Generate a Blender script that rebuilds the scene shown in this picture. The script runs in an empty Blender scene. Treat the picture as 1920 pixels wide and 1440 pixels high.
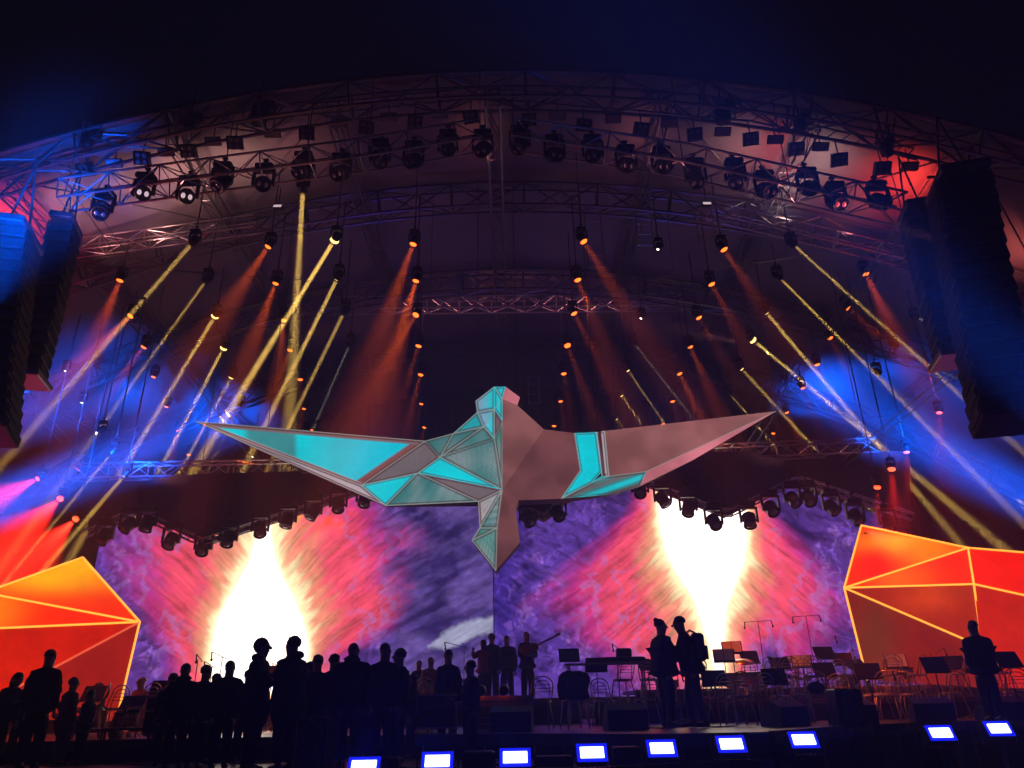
import bpy, math, random
import numpy as np
from mathutils import Vector, Matrix
random.seed(7)
sc = bpy.context.scene
COL = sc.collection
PI = math.pi
# ---------------------------------------------------------------- camera
PITCH, ROLL, F = math.radians(23.6), math.radians(1.1), 1387.0
cam_d = bpy.data.cameras.new('camera')
cam = bpy.data.objects.new('camera', cam_d)
COL.objects.link(cam); sc.camera = cam
cam_d.sensor_width = 36; cam_d.lens = 36*F/1920
cam_d.clip_end = 3000; cam_d.clip_start = .05
EYE = Vector((0, 0, 1.7))
RM = Matrix.Rotation(PI/2+PITCH, 3, 'X') @ Matrix.Rotation(-ROLL, 3, 'Z')
cam.matrix_world = Matrix.Translation(EYE) @ RM.to_4x4()
# ---------------------------------------------------------------- night sky, sun long down
w = bpy.data.worlds.new('World'); sc.world = w; w.use_nodes = True
wn, wl = w.node_tree.nodes, w.node_tree.links
sky = wn.new('ShaderNodeTexSky'); sky.sky_type = 'NISHITA'; sky.sun_disc = False
sky.sun_elevation = math.radians(-7); sky.sun_rotation = math.radians(200)
mixs = wn.new('ShaderNodeMix'); mixs.data_type = 'RGBA'; mixs.inputs['Factor'].default_value = .92
mixs.inputs['B'].default_value = (.006, .008, .035, 1)
wl.new(sky.outputs[0], mixs.inputs['A'])
wl.new(mixs.outputs['Result'], wn['Background'].inputs[0])
wn['Background'].inputs[1].default_value = .09
sc.view_settings.view_transform = 'Standard'; sc.view_settings.look = 'None'
sc.view_settings.exposure = 0; sc.view_settings.gamma = 1
cy = sc.cycles
cy.max_bounces = 5; cy.diffuse_bounces = 2; cy.glossy_bounces = 2; cy.volume_bounces = 0
cy.use_light_tree = True; cy.light_sampling_threshold = 0; cy.sample_clamp_indirect = 3; cy.caustics_reflective = False

HAZE_DENSITY = .0105

# ---------------------------------------------------------------- helpers
def ray(px, py): return RM @ Vector(((px-960)/F, -(py-720)/F, -1))
def P(px, py, Y):
    r = ray(px, py); return EYE + r*(Y/r.y)
def Z(px, py, z):
    r = ray(px, py); return EYE + r*((z-1.7)/r.z)
RI = RM.transposed()
def proj(X, Y, Zz):
    """world arrays -> photo pixels"""
    x, y, z = X, Y, Zz-1.7
    a = RI[0][0]*x+RI[0][1]*y+RI[0][2]*z
    b = RI[1][0]*x+RI[1][1]*y+RI[1][2]*z
    c = RI[2][0]*x+RI[2][1]*y+RI[2][2]*z
    return 960+F*a/(-c), 720-F*b/(-c)

def tag(o, label=None, cat=None, group=None, kind=None):
    if label: o['label'] = label
    if cat: o['category'] = cat
    if group: o['group'] = group
    if kind: o['kind'] = kind
    return o
def empty(name, loc, label, cat, group=None, rz=0):
    o = bpy.data.objects.new(name, None); COL.objects.link(o)
    o.location = loc; o.rotation_euler = (0, 0, rz); o.empty_display_size = .1
    return tag(o, label, cat, group)
def copy_tree(o, parent=None):
    c = o.copy(); COL.objects.link(c); c.parent = parent
    for ch in list(KIDS.get(o.name, [])):
        k = copy_tree(ch, c)
        KIDS.setdefault(c.name, []).append(k)
    return c
KIDS = {}; WB = {}

class MB:
    def __init__(s): s.v = []; s.f = []; s.c = []
    def add(s, vs, fs):
        n = len(s.v); s.v += [tuple(p) for p in vs]
        s.f += [tuple(i+n for i in f) for f in fs]
    def box(s, c, size, rot=None, taper=1):
        hx, hy, hz = size[0]/2, size[1]/2, size[2]/2
        vs = []
        for z, t in ((-hz, 1), (hz, taper)):
            for x, y in ((-hx, -hy), (hx, -hy), (hx, hy), (-hx, hy)):
                p = Vector((x*t, y*t, z))
                if rot is not None: p = rot @ p
                vs.append(p+Vector(c))
        s.add(vs, [(3, 2, 1, 0), (4, 5, 6, 7), (0, 1, 5, 4), (1, 2, 6, 5), (2, 3, 7, 6), (3, 0, 4, 7)])
    def bevbox(s, c, size, b=.02, rot=None):
        """box with chamfered vertical and horizontal edges"""
        hx, hy, hz = size[0]/2, size[1]/2, size[2]/2
        rings = []
        for z, i in ((-hz, b), (-hz+b, 0), (hz-b, 0), (hz, b)):
            x, y = hx-i, hy-i; k = b
            rings.append([(x-k, -y), (x, -y+k), (x, y-k), (x-k, y), (-x+k, y), (-x, y-k), (-x, -y+k), (-x+k, -y), z])
        vs = []
        for r in rings:
            for q in r[:8]:
                p = Vector((q[0], q[1], r[8]))
                if rot is not None: p = rot @ p
                vs.append(p+Vector(c))
        fs = []
        for k in range(3):
            for i in range(8):
                j = (i+1) % 8; fs.append((k*8+i, k*8+j, k*8+8+j, k*8+8+i))
        fs.append(tuple(range(7, -1, -1))); fs.append(tuple(range(24, 32)))
        s.add(vs, fs)
    def tube(s, a, b, r, n=6, r2=None, cap=True):
        a, b = Vector(a), Vector(b); d = b-a
        if d.length < 1e-6: return
        q = d.to_track_quat('Z', 'Y'); r2 = r if r2 is None else r2
        vs = []
        for p, rr in ((a, r), (b, r2)):
            for i in range(n):
                t = 2*PI*i/n; vs.append(p+q @ Vector((rr*math.cos(t), rr*math.sin(t), 0)))
        fs = [(i, (i+1) % n, n+(i+1) % n, n+i) for i in range(n)]
        if cap: fs += [tuple(range(n-1, -1, -1)), tuple(range(n, 2*n))]
        s.add(vs, fs)
    def path(s, pts, r, n=6, closed=False):
        pts = [Vector(p) for p in pts]; m = len(pts); vs = []
        rs = r if isinstance(r, (list, tuple)) else [r]*m
        for i, p in enumerate(pts):
            a = pts[i-1] if (i > 0 or closed) else p
            b = pts[(i+1) % m] if (i < m-1 or closed) else p
            q = (b-a).to_track_quat('Z', 'Y')
            for k in range(n):
                t = 2*PI*k/n; vs.append(p+q @ Vector((rs[i]*math.cos(t), rs[i]*math.sin(t), 0)))
        fs = []
        for i in range(m if closed else m-1):
            j = (i+1) % m
            for k in range(n):
                k2 = (k+1) % n; fs.append((i*n+k, i*n+k2, j*n+k2, j*n+k))
        if not closed: fs += [tuple(range(n-1, -1, -1)), tuple(range((m-1)*n, m*n))]
        s.add(vs, fs)
    def lathe(s, prof, n=16, loc=(0, 0, 0), rot=None):
        vs = []
        for r, z in prof:
            for i in range(n):
                t = 2*PI*i/n; p = Vector((r*math.cos(t), r*math.sin(t), z))
                if rot is not None: p = rot @ p
                vs.append(p+Vector(loc))
        fs = []
        for k in range(len(prof)-1):
            for i in range(n):
                j = (i+1) % n; fs.append((k*n+i, k*n+j, (k+1)*n+j, (k+1)*n+i))
        fs.append(tuple(range(n-1, -1, -1))); fs.append(tuple(range((len(prof)-1)*n, len(prof)*n)))
        s.add(vs, fs)
    def ell(s, c, r, nu=12, nv=8, rot=None, jit=0, zmin=-1):
        vs = []; fs = []
        for j in range(nv+1):
            ph = -PI/2+PI*j/nv
            for i in range(nu):
                t = 2*PI*i/nu; k = 1+random.uniform(-jit, jit)
                p = Vector((r[0]*math.cos(ph)*math.cos(t)*k, r[1]*math.cos(ph)*math.sin(t)*k, r[2]*max(zmin, math.sin(ph))*k))
                if rot is not None: p = rot @ p
                vs.append(p+Vector(c))
        for j in range(nv):
            for i in range(nu):
                i2 = (i+1) % nu; fs.append((j*nu+i, j*nu+i2, (j+1)*nu+i2, (j+1)*nu+i))
        s.add(vs, fs)
    def prism(s, pts, off):
        """closed polygon of 3D points extruded by vector off"""
        n = len(pts); off = Vector(off)
        s.add([Vector(p) for p in pts]+[Vector(p)+off for p in pts],
              [tuple(range(n)), tuple(range(2*n-1, n-1, -1))]+[(i, n+i, n+(i+1) % n, (i+1) % n) for i in range(n)])
    def build(s, name, m, parent=None, org=None, smooth=False, cols=None):
        me = bpy.data.meshes.new(name)
        vs = s.v
        if parent is not None and org is None: org = WB.get(parent.name)
        if org is not None: vs = [(p[0]-org[0], p[1]-org[1], p[2]-org[2]) for p in vs]
        me.from_pydata(vs, [], s.f); me.validate(); me.update()
        if smooth:
            me.polygons.foreach_set('use_smooth', [True]*len(me.polygons))
        if cols is not None:
            at = me.color_attributes.new('Col', 'FLOAT_COLOR', 'POINT')
            at.data.foreach_set('color', np.asarray(cols, dtype=np.float32).ravel())
        me.materials.append(m)
        o = bpy.data.objects.new(name, me); COL.objects.link(o)
        if parent is not None:
            o.parent = parent; KIDS.setdefault(parent.name, []).append(o)
            if parent.name in WB: WB[o.name] = WB[parent.name]
        return o
def wempty(name, loc, label, cat, group=None):
    """an Empty whose parts are given in world coordinates"""
    o = empty(name, loc, label, cat, group); WB[o.name] = tuple(loc); return o

# numpy value noise
def _h(i, j, s):
    n = (i.astype(np.int64)*374761393+j.astype(np.int64)*668265263+s*1442695041) & 0xffffffff
    n = ((n ^ (n >> 13))*1274126177) & 0xffffffff
    return ((n ^ (n >> 16)) & 0xffff)/65535.0
def vn(x, y, s=0):
    xi, yi = np.floor(x), np.floor(y); fx, fy = x-xi, y-yi
    fx, fy = fx*fx*(3-2*fx), fy*fy*(3-2*fy)
    a, b = _h(xi, yi, s), _h(xi+1, yi, s); c, d = _h(xi, yi+1, s), _h(xi+1, yi+1, s)
    return (a*(1-fx)+b*fx)*(1-fy)+(c*(1-fx)+d*fx)*fy
def fbm(x, y, s=0, o=4):
    t = 0; a = .5; n = 0
    for k in range(o):
        t = t+a*vn(x*2**k, y*2**k, s+k*17); n += a; a *= .55
    return t/n

# ---------------------------------------------------------------- materials
def mat(name, col, rough=.6, metal=0, var=.25, scale=6, bump=.15, em=None, es=0, sheen=0):
    m = bpy.data.materials.new(name); m.use_nodes = True
    n, l = m.node_tree.nodes, m.node_tree.links
    b = n['Principled BSDF']; b.inputs['Roughness'].default_value = rough; b.inputs['Metallic'].default_value = metal
    if sheen: b.inputs['Sheen Weight'].default_value = sheen
    tc = n.new('ShaderNodeTexCoord'); ns = n.new('ShaderNodeTexNoise')
    ns.inputs['Scale'].default_value = scale; ns.inputs['Detail'].default_value = 5
    l.new(tc.outputs['Object'], ns.inputs['Vector'])
    r = n.new('ShaderNodeValToRGB'); c = Vector(col)
    r.color_ramp.elements[0].position = .3; r.color_ramp.elements[1].position = .75
    r.color_ramp.elements[0].color = (*(c*(1-var)), 1); r.color_ramp.elements[1].color = (*(c*(1+var)), 1)
    l.new(ns.outputs['Fac'], r.inputs[0]); l.new(r.outputs[0], b.inputs['Base Color'])
    if bump:
        bp = n.new('ShaderNodeBump'); bp.inputs['Strength'].default_value = bump; bp.inputs['Distance'].default_value = .02
        l.new(ns.outputs['Fac'], bp.inputs['Height']); l.new(bp.outputs[0], b.inputs['Normal'])
    if em:
        b.inputs['Emission Color'].default_value = (*em, 1); b.inputs['Emission Strength'].default_value = es
        m.cycles.emission_sampling = 'NONE'
    return m
def screen_mat(name, strength=1, detail=.25, dscale=3, sampling='AUTO', rough=.5, base=.02):
    """a surface showing video: the picture comes from the mesh's Col attribute, fine grain from noise"""
    m = bpy.data.materials.new(name); m.use_nodes = True
    n, l = m.node_tree.nodes, m.node_tree.links
    b = n['Principled BSDF']; b.inputs['Base Color'].default_value = (base, base, base, 1)
    b.inputs['Roughness'].default_value = rough; b.inputs['Specular IOR Level'].default_value = .2
    a = n.new('ShaderNodeVertexColor'); a.layer_name = 'Col'
    tc = n.new('ShaderNodeTexCoord'); ns = n.new('ShaderNodeTexNoise')
    ns.inputs['Scale'].default_value = dscale; ns.inputs['Detail'].default_value = 6; ns.inputs['Roughness'].default_value = .65
    ns.inputs['Distortion'].default_value = .6
    l.new(tc.outputs['Object'], ns.inputs['Vector'])
    mr = n.new('ShaderNodeMapRange'); mr.inputs['From Min'].default_value = .3; mr.inputs['From Max'].default_value = .7
    mr.inputs['To Min'].default_value = 1-detail; mr.inputs['To Max'].default_value = 1+detail
    l.new(ns.outputs['Fac'], mr.inputs['Value'])
    mx = n.new('ShaderNodeVectorMath'); mx.operation = 'SCALE'
    l.new(a.outputs['Color'], mx.inputs[0]); l.new(mr.outputs[0], mx.inputs['Scale'])
    l.new(mx.outputs[0], b.inputs['Emission Color']); b.inputs['Emission Strength'].default_value = strength
    m.cycles.emission_sampling = sampling
    return m
def glow(name, col, s):
    return mat(name, (.05, .05, .05), .4, em=col, es=s, bump=0, var=0)

M = {
 'black': mat('black paint', (.006, .006, .007), .45, bump=.1),
 'cloth': mat('black stage cloth', (.006, .0055, .007), .95, scale=3, bump=.4),
 'alu': mat('aluminium tube', (.40, .37, .37), .38, .75, scale=9, var=.15),
 'steel': mat('dark steel', (.12, .12, .13), .4, .7),
 'floor': mat('dark stage floor', (.045, .04, .042), .35, scale=1.3, var=.4, bump=.2),
 'wood': mat('worn plywood', (.30, .19, .12), .6, scale=5, var=.35),
 'membrane': mat('roof fabric', (.13, .115, .12), .75, scale=.6, var=.18, bump=.3),
 'ground': mat('trodden ground', (.04, .038, .035), .9, scale=2),
 'glassy': mat('lamp glass', (.12, .12, .14), .15, 0, var=.2),
 'pale': mat('pale lamp face', (.30, .30, .30), .35, var=.15),
 'skin': mat('skin', (.30, .17, .12), .5, bump=.05, var=.1),
 'skin2': mat('dark skin', (.13, .07, .045), .5, bump=.05, var=.1),
 'hair': mat('dark hair', (.012, .009, .008), .6, scale=40, bump=.6),
 'hairg': mat('grey brown hair', (.09, .06, .045), .6, scale=40, bump=.6),
 'dark1': mat('black wool', (.013, .013, .016), .9, scale=25, bump=.3),
 'dark2': mat('navy cotton', (.016, .02, .04), .85, scale=20, bump=.3),
 'grey': mat('grey coat wool', (.10, .09, .10), .9, scale=20, bump=.3),
 'denim': mat('worn denim', (.04, .055, .09), .85, scale=30, bump=.3),
 'redc': mat('red shirt', (.30, .03, .03), .8, scale=20, bump=.3),
 'cream': mat('pale linen', (.40, .34, .28), .8, scale=20, bump=.3),
 'chair': mat('pale lacquered chair tube', (.45, .40, .38), .3, .35, var=.1),
 'seat': mat('chair cushion', (.22, .17, .16), .8, scale=20),
 'paper': mat('sheet music', (.7, .68, .62), .7, var=.05, bump=0),
 'brass': mat('brass', (.65, .42, .14), .25, .9, var=.1),
 'drumskin': mat('drum skin', (.6, .55, .42), .5, var=.1),
 'copper': mat('copper shell', (.55, .30, .10), .3, .8, var=.15),
 'violin': mat('varnished wood', (.35, .10, .03), .25, var=.3),
 'orange': glow('orange lamp', (1, .13, .012), 4.5),
 'red': glow('red lamp', (1, .07, .02), 5),
 'yellow': glow('warm yellow lamp', (1, .62, .16), 4),
 'white': glow('small white lamp', (1, .85, .7), 5),
}

for k_, v_ in (('black', .25), ('cloth', .04), ('membrane', .10), ('dark1', .1), ('dark2', .1), ('grey', .1)):
    M[k_].node_tree.nodes['Principled BSDF'].inputs['Specular IOR Level'].default_value = v_
# ================================================================ ground, stage, risers
def struct(name, mb, m, **k):
    o = mb.build(name, m, **k); o['kind'] = 'structure'; return o
b = MB(); b.add([(-400, -300, 0), (400, -300, 0), (400, 700, 0), (-400, 700, 0)], [(0, 1, 2, 3)])
struct('ground', b, M['ground'])
STAGE, LOW = 1.33, 1.0
edge = [Z(1290, 1384, STAGE), Z(1440, 1372, STAGE), Z(1600, 1360, STAGE), Z(1760, 1350, STAGE), Z(1930, 1338, STAGE)]
EDGE = [Vector((-40, 13.2, STAGE)), Vector((-3.0, 13.2, STAGE)), Vector((0.2, 12.4, STAGE))] + [Vector((p.x, max(11.2, min(p.y, 15)), STAGE)) for p in edge] + [Vector((16, 16.0, STAGE)), Vector((40, 17.0, STAGE))]
poly = EDGE + [Vector((40, 34, STAGE)), Vector((-40, 34, STAGE))]
b = MB(); b.prism([Vector((p.x, p.y, STAGE)) for p in poly], (0, 0, -.16))
struct('stage_floor', b, M['floor'])
b = MB()
for a, c in zip(EDGE[:-1], EDGE[1:]):
    d = (c-a); n = int(max(1, d.length/.25))
    nn = Vector((-d.y, d.x, 0)).normalized()
    for i in range(n):
        p, q = a+d*(i/n), a+d*((i+1)/n)
        o1 = nn*(.03 if i % 2 else .09)
        b.add([(p.x+o1.x, p.y+o1.y+.06, .004), (q.x+o1.x, q.y+o1.y+.06, .004), (q.x+o1.x, q.y+o1.y+.06, STAGE-.165), (p.x+o1.x, p.y+o1.y+.06, STAGE-.165)], [(0, 1, 2, 3)])
o = b.build('stage_skirt', M['cloth']); tag(o, 'black pleated cloth skirt hanging from the raised stage edge', 'stage skirt')
b = MB(); AP = [(-40, 9.75), (-1.2, 9.75), (1.6, 10.4), (3.4, 11.05), (.2, 12.2), (-3.0, 13.1), (-40, 13.1)]
b.prism([Vector((x, y, LOW)) for x, y in AP], (0, 0, -.12))
struct('stage_apron', b, M['floor'])
b = MB(); b.prism([Vector((x, y+.06, LOW-.125)) for x, y in AP], (0, 0, -(LOW-.13)))
struct('stage_apron_base', b, M['cloth'])
# pale edge boards on the stage lip, right-hand side
boards = [((1440, 1372), (1590, 1361)), ((1592, 1360), (1610, 1358)), ((1702, 1356), (1850, 1345)), ((1868, 1343), (1935, 1338))]
for i, (a, c) in enumerate(boards):
    p, q = Z(*a, STAGE), Z(*c, STAGE); p.y = min(p.y, 15); q.y = min(q.y, 15.2)
    # follow the stage edge
    def on_edge(x):
        for u, v in zip(EDGE[:-1], EDGE[1:]):
            if u.x <= x <= v.x: return u.lerp(v, (x-u.x)/(v.x-u.x))
        return EDGE[-2]
    p, q = on_edge(p.x), on_edge(q.x)
    b = MB(); d = (q-p).normalized(); nrm = Vector((d.y, -d.x, 0))
    b.prism([p+nrm*.10+Vector((0, 0, .012)), q+nrm*.10+Vector((0, 0, .012)), q+nrm*.01+Vector((0, 0, .012)), p+nrm*.01+Vector((0, 0, .012))], (0, 0, -.12))
    o = b.build('edge_board', M['wood'])
    tag(o, ['long reddish board on the stage lip behind the seventh footlight', 'short reddish board stub on the stage lip',
            'reddish board on the stage lip under the standing man', 'reddish board on the stage lip at the right picture edge'][i], 'board', 'reddish boards along the stage lip')
# risers behind
def riser(x0, x1, y0, y1, z, label):
    b = MB(); b.bevbox(((x0+x1)/2, (y0+y1)/2, z-.05), (x1-x0, y1-y0, .1), .012)
    r = empty('stage_riser', (0, 0, 0), label, 'riser', 'black risers for the orchestra')
    b.build('deck', M['floor'], r)
    s = MB()
    for x in np.arange(x0+.15, x1-.1, 1.2):
        for y in (y0+.12, y1-.12): s.tube((x, y, STAGE), (x, y, z-.1), .03, 6)
    s.build('leg', M['steel'], r)
    k = MB(); k.box(((x0+x1)/2, y0+.06, (STAGE+z-.1)/2), (x1-x0-.04, .02, z-.1-STAGE-.004)); k.build('skirt', M['cloth'], r)
riser(1.6, 12.5, 17.0, 20.4, 1.74, 'long low black riser right of centre carrying the orchestra chairs')
riser(3.0, 12.8, 20.5, 23.0, 2.05, 'higher rear riser on the right below the purple screen')
riser(-12.5, -3.6, 18.6, 22.4, 1.70, 'low black riser on the left behind the crowd')
riser(-3.4, 1.45, 18.6, 21.8, 1.80, 'narrow centre riser under the group of singers')

# ================================================================ roof
def roof_z(x):            # arch profile, measured at the front edge
    return 16.25-.0165*(x+.2)**2 if abs(x) < 22 else 16.25-.0165*22**2-(abs(x)-22)*1.6
def roof_pt(x, y, dz=0): return Vector((x, y, roof_z(x)+dz))
roof = empty('stage_roof', (0, 0, 0), 'huge arched stage roof of pale fabric on steel arches over the whole stage', 'roof')
b = MB(); xs = np.linspace(-27, 27, 73); ys = np.linspace(14, 34, 21)
for j, y in enumerate(ys):
    for i, x in enumerate(xs):
        sag = .10*abs(math.sin(PI*(x+27)/4.5))+.05*math.sin(y*2.1+x*.7)+.03*math.sin(x*5+y*3)
        b.v.append((x, y, roof_z(x)+.25-sag))
nx = len(xs)
for j in range(len(ys)-1):
    for i in range(nx-1): b.f.append((j*nx+i, j*nx+i+1, (j+1)*nx+i+1, (j+1)*nx+i))
b.build('roof_membrane', M['membrane'], roof, smooth=True)
def box_truss(pts, w, h, step, up=None, r=.03, rd=.017, n=5, faces=4):
    """lattice box truss along a polyline; returns (chords, lattice) builders"""
    ch, la = MB(), MB(); pts = [Vector(p) for p in pts]
    L = [0]
    for a, c in zip(pts[:-1], pts[1:]): L.append(L[-1]+(c-a).length)
    m = max(1, round(L[-1]/step)); P_ = []
    for k in range(m+1):
        s = L[-1]*k/m
        i = min(len(pts)-2, max(0, int(np.searchsorted(L, s, side='right'))-1))
        P_.append(pts[i].lerp(pts[i+1], (s-L[i])/(L[i+1]-L[i])))
    C = []
    for k, p in enumerate(P_):
        t = (P_[min(m, k+1)]-P_[max(0, k-1)]).normalized()
        u = Vector((0, 0, 1)) if abs(t.z) < .9 else Vector((0, 1, 0))
        if up: u = Vector(up)
        s = t.cross(u).normalized(); u = s.cross(t).normalized()
        C.append([p+s*(w/2)*a+u*(h/2)*c for a, c in ((-1, -1), (1, -1), (1, 1), (-1, 1))])
    for q in range(4): ch.path([c[q] for c in C], r, n)
    for k in range(m):
        for fq in range(faces):
            a, c = fq, (fq+1) % 4
            if (k+fq) % 2: a, c = c, a
            la.tube(C[k][a], C[k+1][c], rd, 4, cap=False)
        if k % 2 == 0:
            for fq in range(4): la.tube(C[k][fq], C[k][(fq+1) % 4], rd, 4, cap=False)
    return ch, la
def truss_part(parent, pts, w, h, step, name, **k):
    ch, la = box_truss(pts, w, h, step, **k)
    o = ch.build(name, M['steel'], parent); la.build('lattice', M['steel'], o, org=None); return o
for y, w in ((14.0, .5), (18.2, .4), (23.0, .4), (28.5, .4)):
    truss_part(roof, [roof_pt(x, y, -.45) for x in np.linspace(-23, 23, 40)], w, .8, 1.1, 'arch_truss', r=.045, rd=.028)
truss_part(roof, [roof_pt(-.35, y, -.6) for y in np.linspace(14, 33, 8)], .35, .6, 1.0, 'ridge_truss', r=.04, rd=.02)
for x in (-16, -12.2, -8.3, -4.4, 4.0, 7.6, 11.2, 15):
    truss_part(roof, [roof_pt(x, y, -.35) for y in np.linspace(14.3, 33, 8)], .28, .5, 1.1, 'purlin_truss', r=.028, rd=.015)
b = MB()
for x0, x1, y0, y1 in ((-12.2, -8.3, 14.2, 18), (-8.3, -4.4, 18, 14.2), (4, 7.6, 14.2, 18), (7.6, 11.2, 18, 14.2), (11.2, 15, 14.2, 18), (-16, -12.2, 18, 14.2), (4, 11.2, 23, 18), (-4.4, -12.2, 23, 18)):
    b.tube(roof_pt(x0, y0, -.3), roof_pt(x1, y1, -.3), .025, 5)
b.build('wind_brace', M['steel'], roof)
b = MB()   # front edge roll of the fabric
b.path([roof_pt(x, 14.0-.1, .12) for x in np.linspace(-23, 23, 60)], .09, 8); b.build('edge_pipe', M['steel'], roof, smooth=True)
# backdrop and side curtains
def curtain(name, p0, p1, z0, z1f, label, amp=.16, wl=.42):
    b = MB(); p0, p1 = Vector(p0), Vector(p1); d = p1-p0; n = int(d.length/.1); nn = Vector((-d.y, d.x, 0)).normalized()
    nz = 10
    for k in range(nz+1):
        for i in range(n+1):
            p = p0+d*(i/n); z1 = z1f(p.x)
            q = p+nn*(amp*math.sin(2*PI*i*.1/wl+.5*math.sin(i*.013))*(1-.25*k/nz))
            b.v.append((q.x, q.y, z0+(z1-z0)*k/nz))
    for k in range(nz):
        for i in range(n): b.f.append((k*(n+1)+i, k*(n+1)+i+1, (k+1)*(n+1)+i+1, (k+1)*(n+1)+i))
    o = b.build(name, M['cloth'], smooth=True); tag(o, label, 'curtain'); return o
curtain('backdrop_curtain', (-22, 33.2, 0), (22, 33.2, 0), 1.34, lambda x: roof_z(x)-.3, 'tall black pleated backdrop closing the rear of the stage')
curtain('side_curtain', (-21.5, 19, 0), (-21.5, 32.8, 0), 1.34, lambda x: 8.2, 'black curtain closing the left flank of the stage')
curtain('side_curtain', (21.5, 32.8, 0), (21.5, 19, 0), 1.34, lambda x: 8.2, 'black curtain closing the right flank of the stage')

# ================================================================ hung trusses
def hung_truss(name, pts, w, h, step, label, cables=(), r=.028, rd=.016, top=None, group='lattice trusses hung under the roof'):
    pts = [Vector(p) for p in pts]
    t = wempty(name, pts[0], label, 'truss', group)
    ch, la = box_truss(pts, w, h, step, r=r, rd=rd)
    ch.build('chord', M['alu'], t); la.build('lattice', M['alu'], t)
    b = MB()
    for k in cables:
        p = pts[0].lerp(pts[-1], k) if len(pts) == 2 else pts[int(k*(len(pts)-1))]
        b = MB(); b.tube(p, (p.x, p.y, max(p.z+.3, roof_z(p.x)-.6)), .012, 5); b.build('hoist_chain', M['steel'], t)
    return t
FT_L = [P(120, 366, 13), P(420, 325, 13), P(690, 290, 13), P(900, 254, 13)]
FT_R = [P(962, 252, 13), P(1280, 300, 13), P(1480, 345, 13), P(1690, 392, 13)]
hung_truss('lighting_truss', FT_L, .5, .5, .55, 'left half of the bright lattice truss slung below the front roof arch', (0, .4, .7, 1))
hung_truss('lighting_truss', FT_R, .5, .5, .55, 'right half of the bright lattice truss slung below the front roof arch', (0, .4, .7, 1))
hung_truss('lighting_truss', [P(560, 574, 24), P(1285, 566, 24)], .45, .5, .6, 'straight horizontal truss hanging deep under the roof above the bird', (0, .5, 1))
hung_truss('lighting_truss', [P(135, 886, 22), P(620, 876, 22)], .4, .45, .6, 'low horizontal truss behind the left wing of the bird', (.05, .5, .95))
hung_truss('lighting_truss', [P(1300, 850, 22), P(1640, 838, 22)], .4, .45, .6, 'low horizontal truss behind the right wing tip of the bird', (.05, .5, .95))
hung_truss('lighting_truss', [P(110, 470, 17.5), P(480, 420, 17.5)], .35, .4, .6, 'faint sloping truss under the left side of the roof', (0, 1), r=.02)
hung_truss('lighting_truss', [P(1330, 395, 17.5), P(1690, 480, 17.5)], .35, .4, .6, 'faint sloping truss under the right side of the roof', (0, 1), r=.02)
# bar for the blinders between arch and lighting truss
blind_px = [(160,318),(266,297),(353,283),(440,268),(575,250),(687,240),(778,230),(883,220),(992,225),(1095,235),(1203,242),(1303,253),(1408,261),(1493,280),(1574,300),(1655,316)]
pan_px = [(212,306),(310,285),(398,265),(510,250),(635,231),(728,220),(825,214),(1045,217),(1150,223),(1255,231),(1356,247),(1455,262),(1540,275),(1708,312)]
barpts = [P(x, y-34, 14.35) for x, y in [(110, 330)]+blind_px+[(1720, 334)]]
t = wempty('blinder_bar', barpts[0], 'twin pipe carrying the four-cell blinders under the front roof arch', 'truss')
b = MB(); b.path(barpts, .03, 6); b.build('lower_pipe', M['steel'], t)
b = MB(); b.path([p+Vector((0, 0, .35)) for p in barpts], .03, 6); b.build('upper_pipe', M['steel'], t)
b = MB()
for a, c in zip(barpts[:-1], barpts[1:]):
    for k in range(3):
        p, q = a.lerp(c, k/3), a.lerp(c, (k+1)/3); b.tube(p, q+Vector((0, 0, .35)), .014, 4)
b.build('lattice', M['steel'], t)
# drop ladders
LADS = [(1110, 395, 1070, 520, 17, 'left of the two short ladders above the right half of the bird'), (1205, 400, 1165, 480, 17, 'right of the two short ladders above the right half of the bird'),
        (1318, 395, 1250, 480, 16.5, 'ladder hanging below the small white lamp on the right'), (1000, 705, 990, 765, 27, 'perforated drop frame right behind the bird head')]
for (x0, y0, x1, y1, Y, lab) in LADS:
    a = P(x0, y0, Y); c = Vector((a.x, a.y+ .0, 0)); e = P(x1, y1, Y+.5)
    c = Vector((a.x, a.y, max(e.z, a.z-4)))
    t = wempty('drop_ladder', c, lab, 'ladder', 'steel ladders hanging under the roof')
    b = MB(); b.tube(a+Vector((-.22, 0, 0)), c+Vector((-.22, 0, 0)), .02, 5); b.tube(a+Vector((.22, 0, 0)), c+Vector((.22, 0, 0)), .02, 5); b.build('rail', M['alu'], t)
    n = max(3, int((a.z-c.z)/.33))
    for k in range(n+1): b = MB(); q = a.lerp(c, k/n); b.tube(q+Vector((-.22, 0, 0)), q+Vector((.22, 0, 0)), .014, 5); b.build('rung', M['alu'], t)
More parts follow.
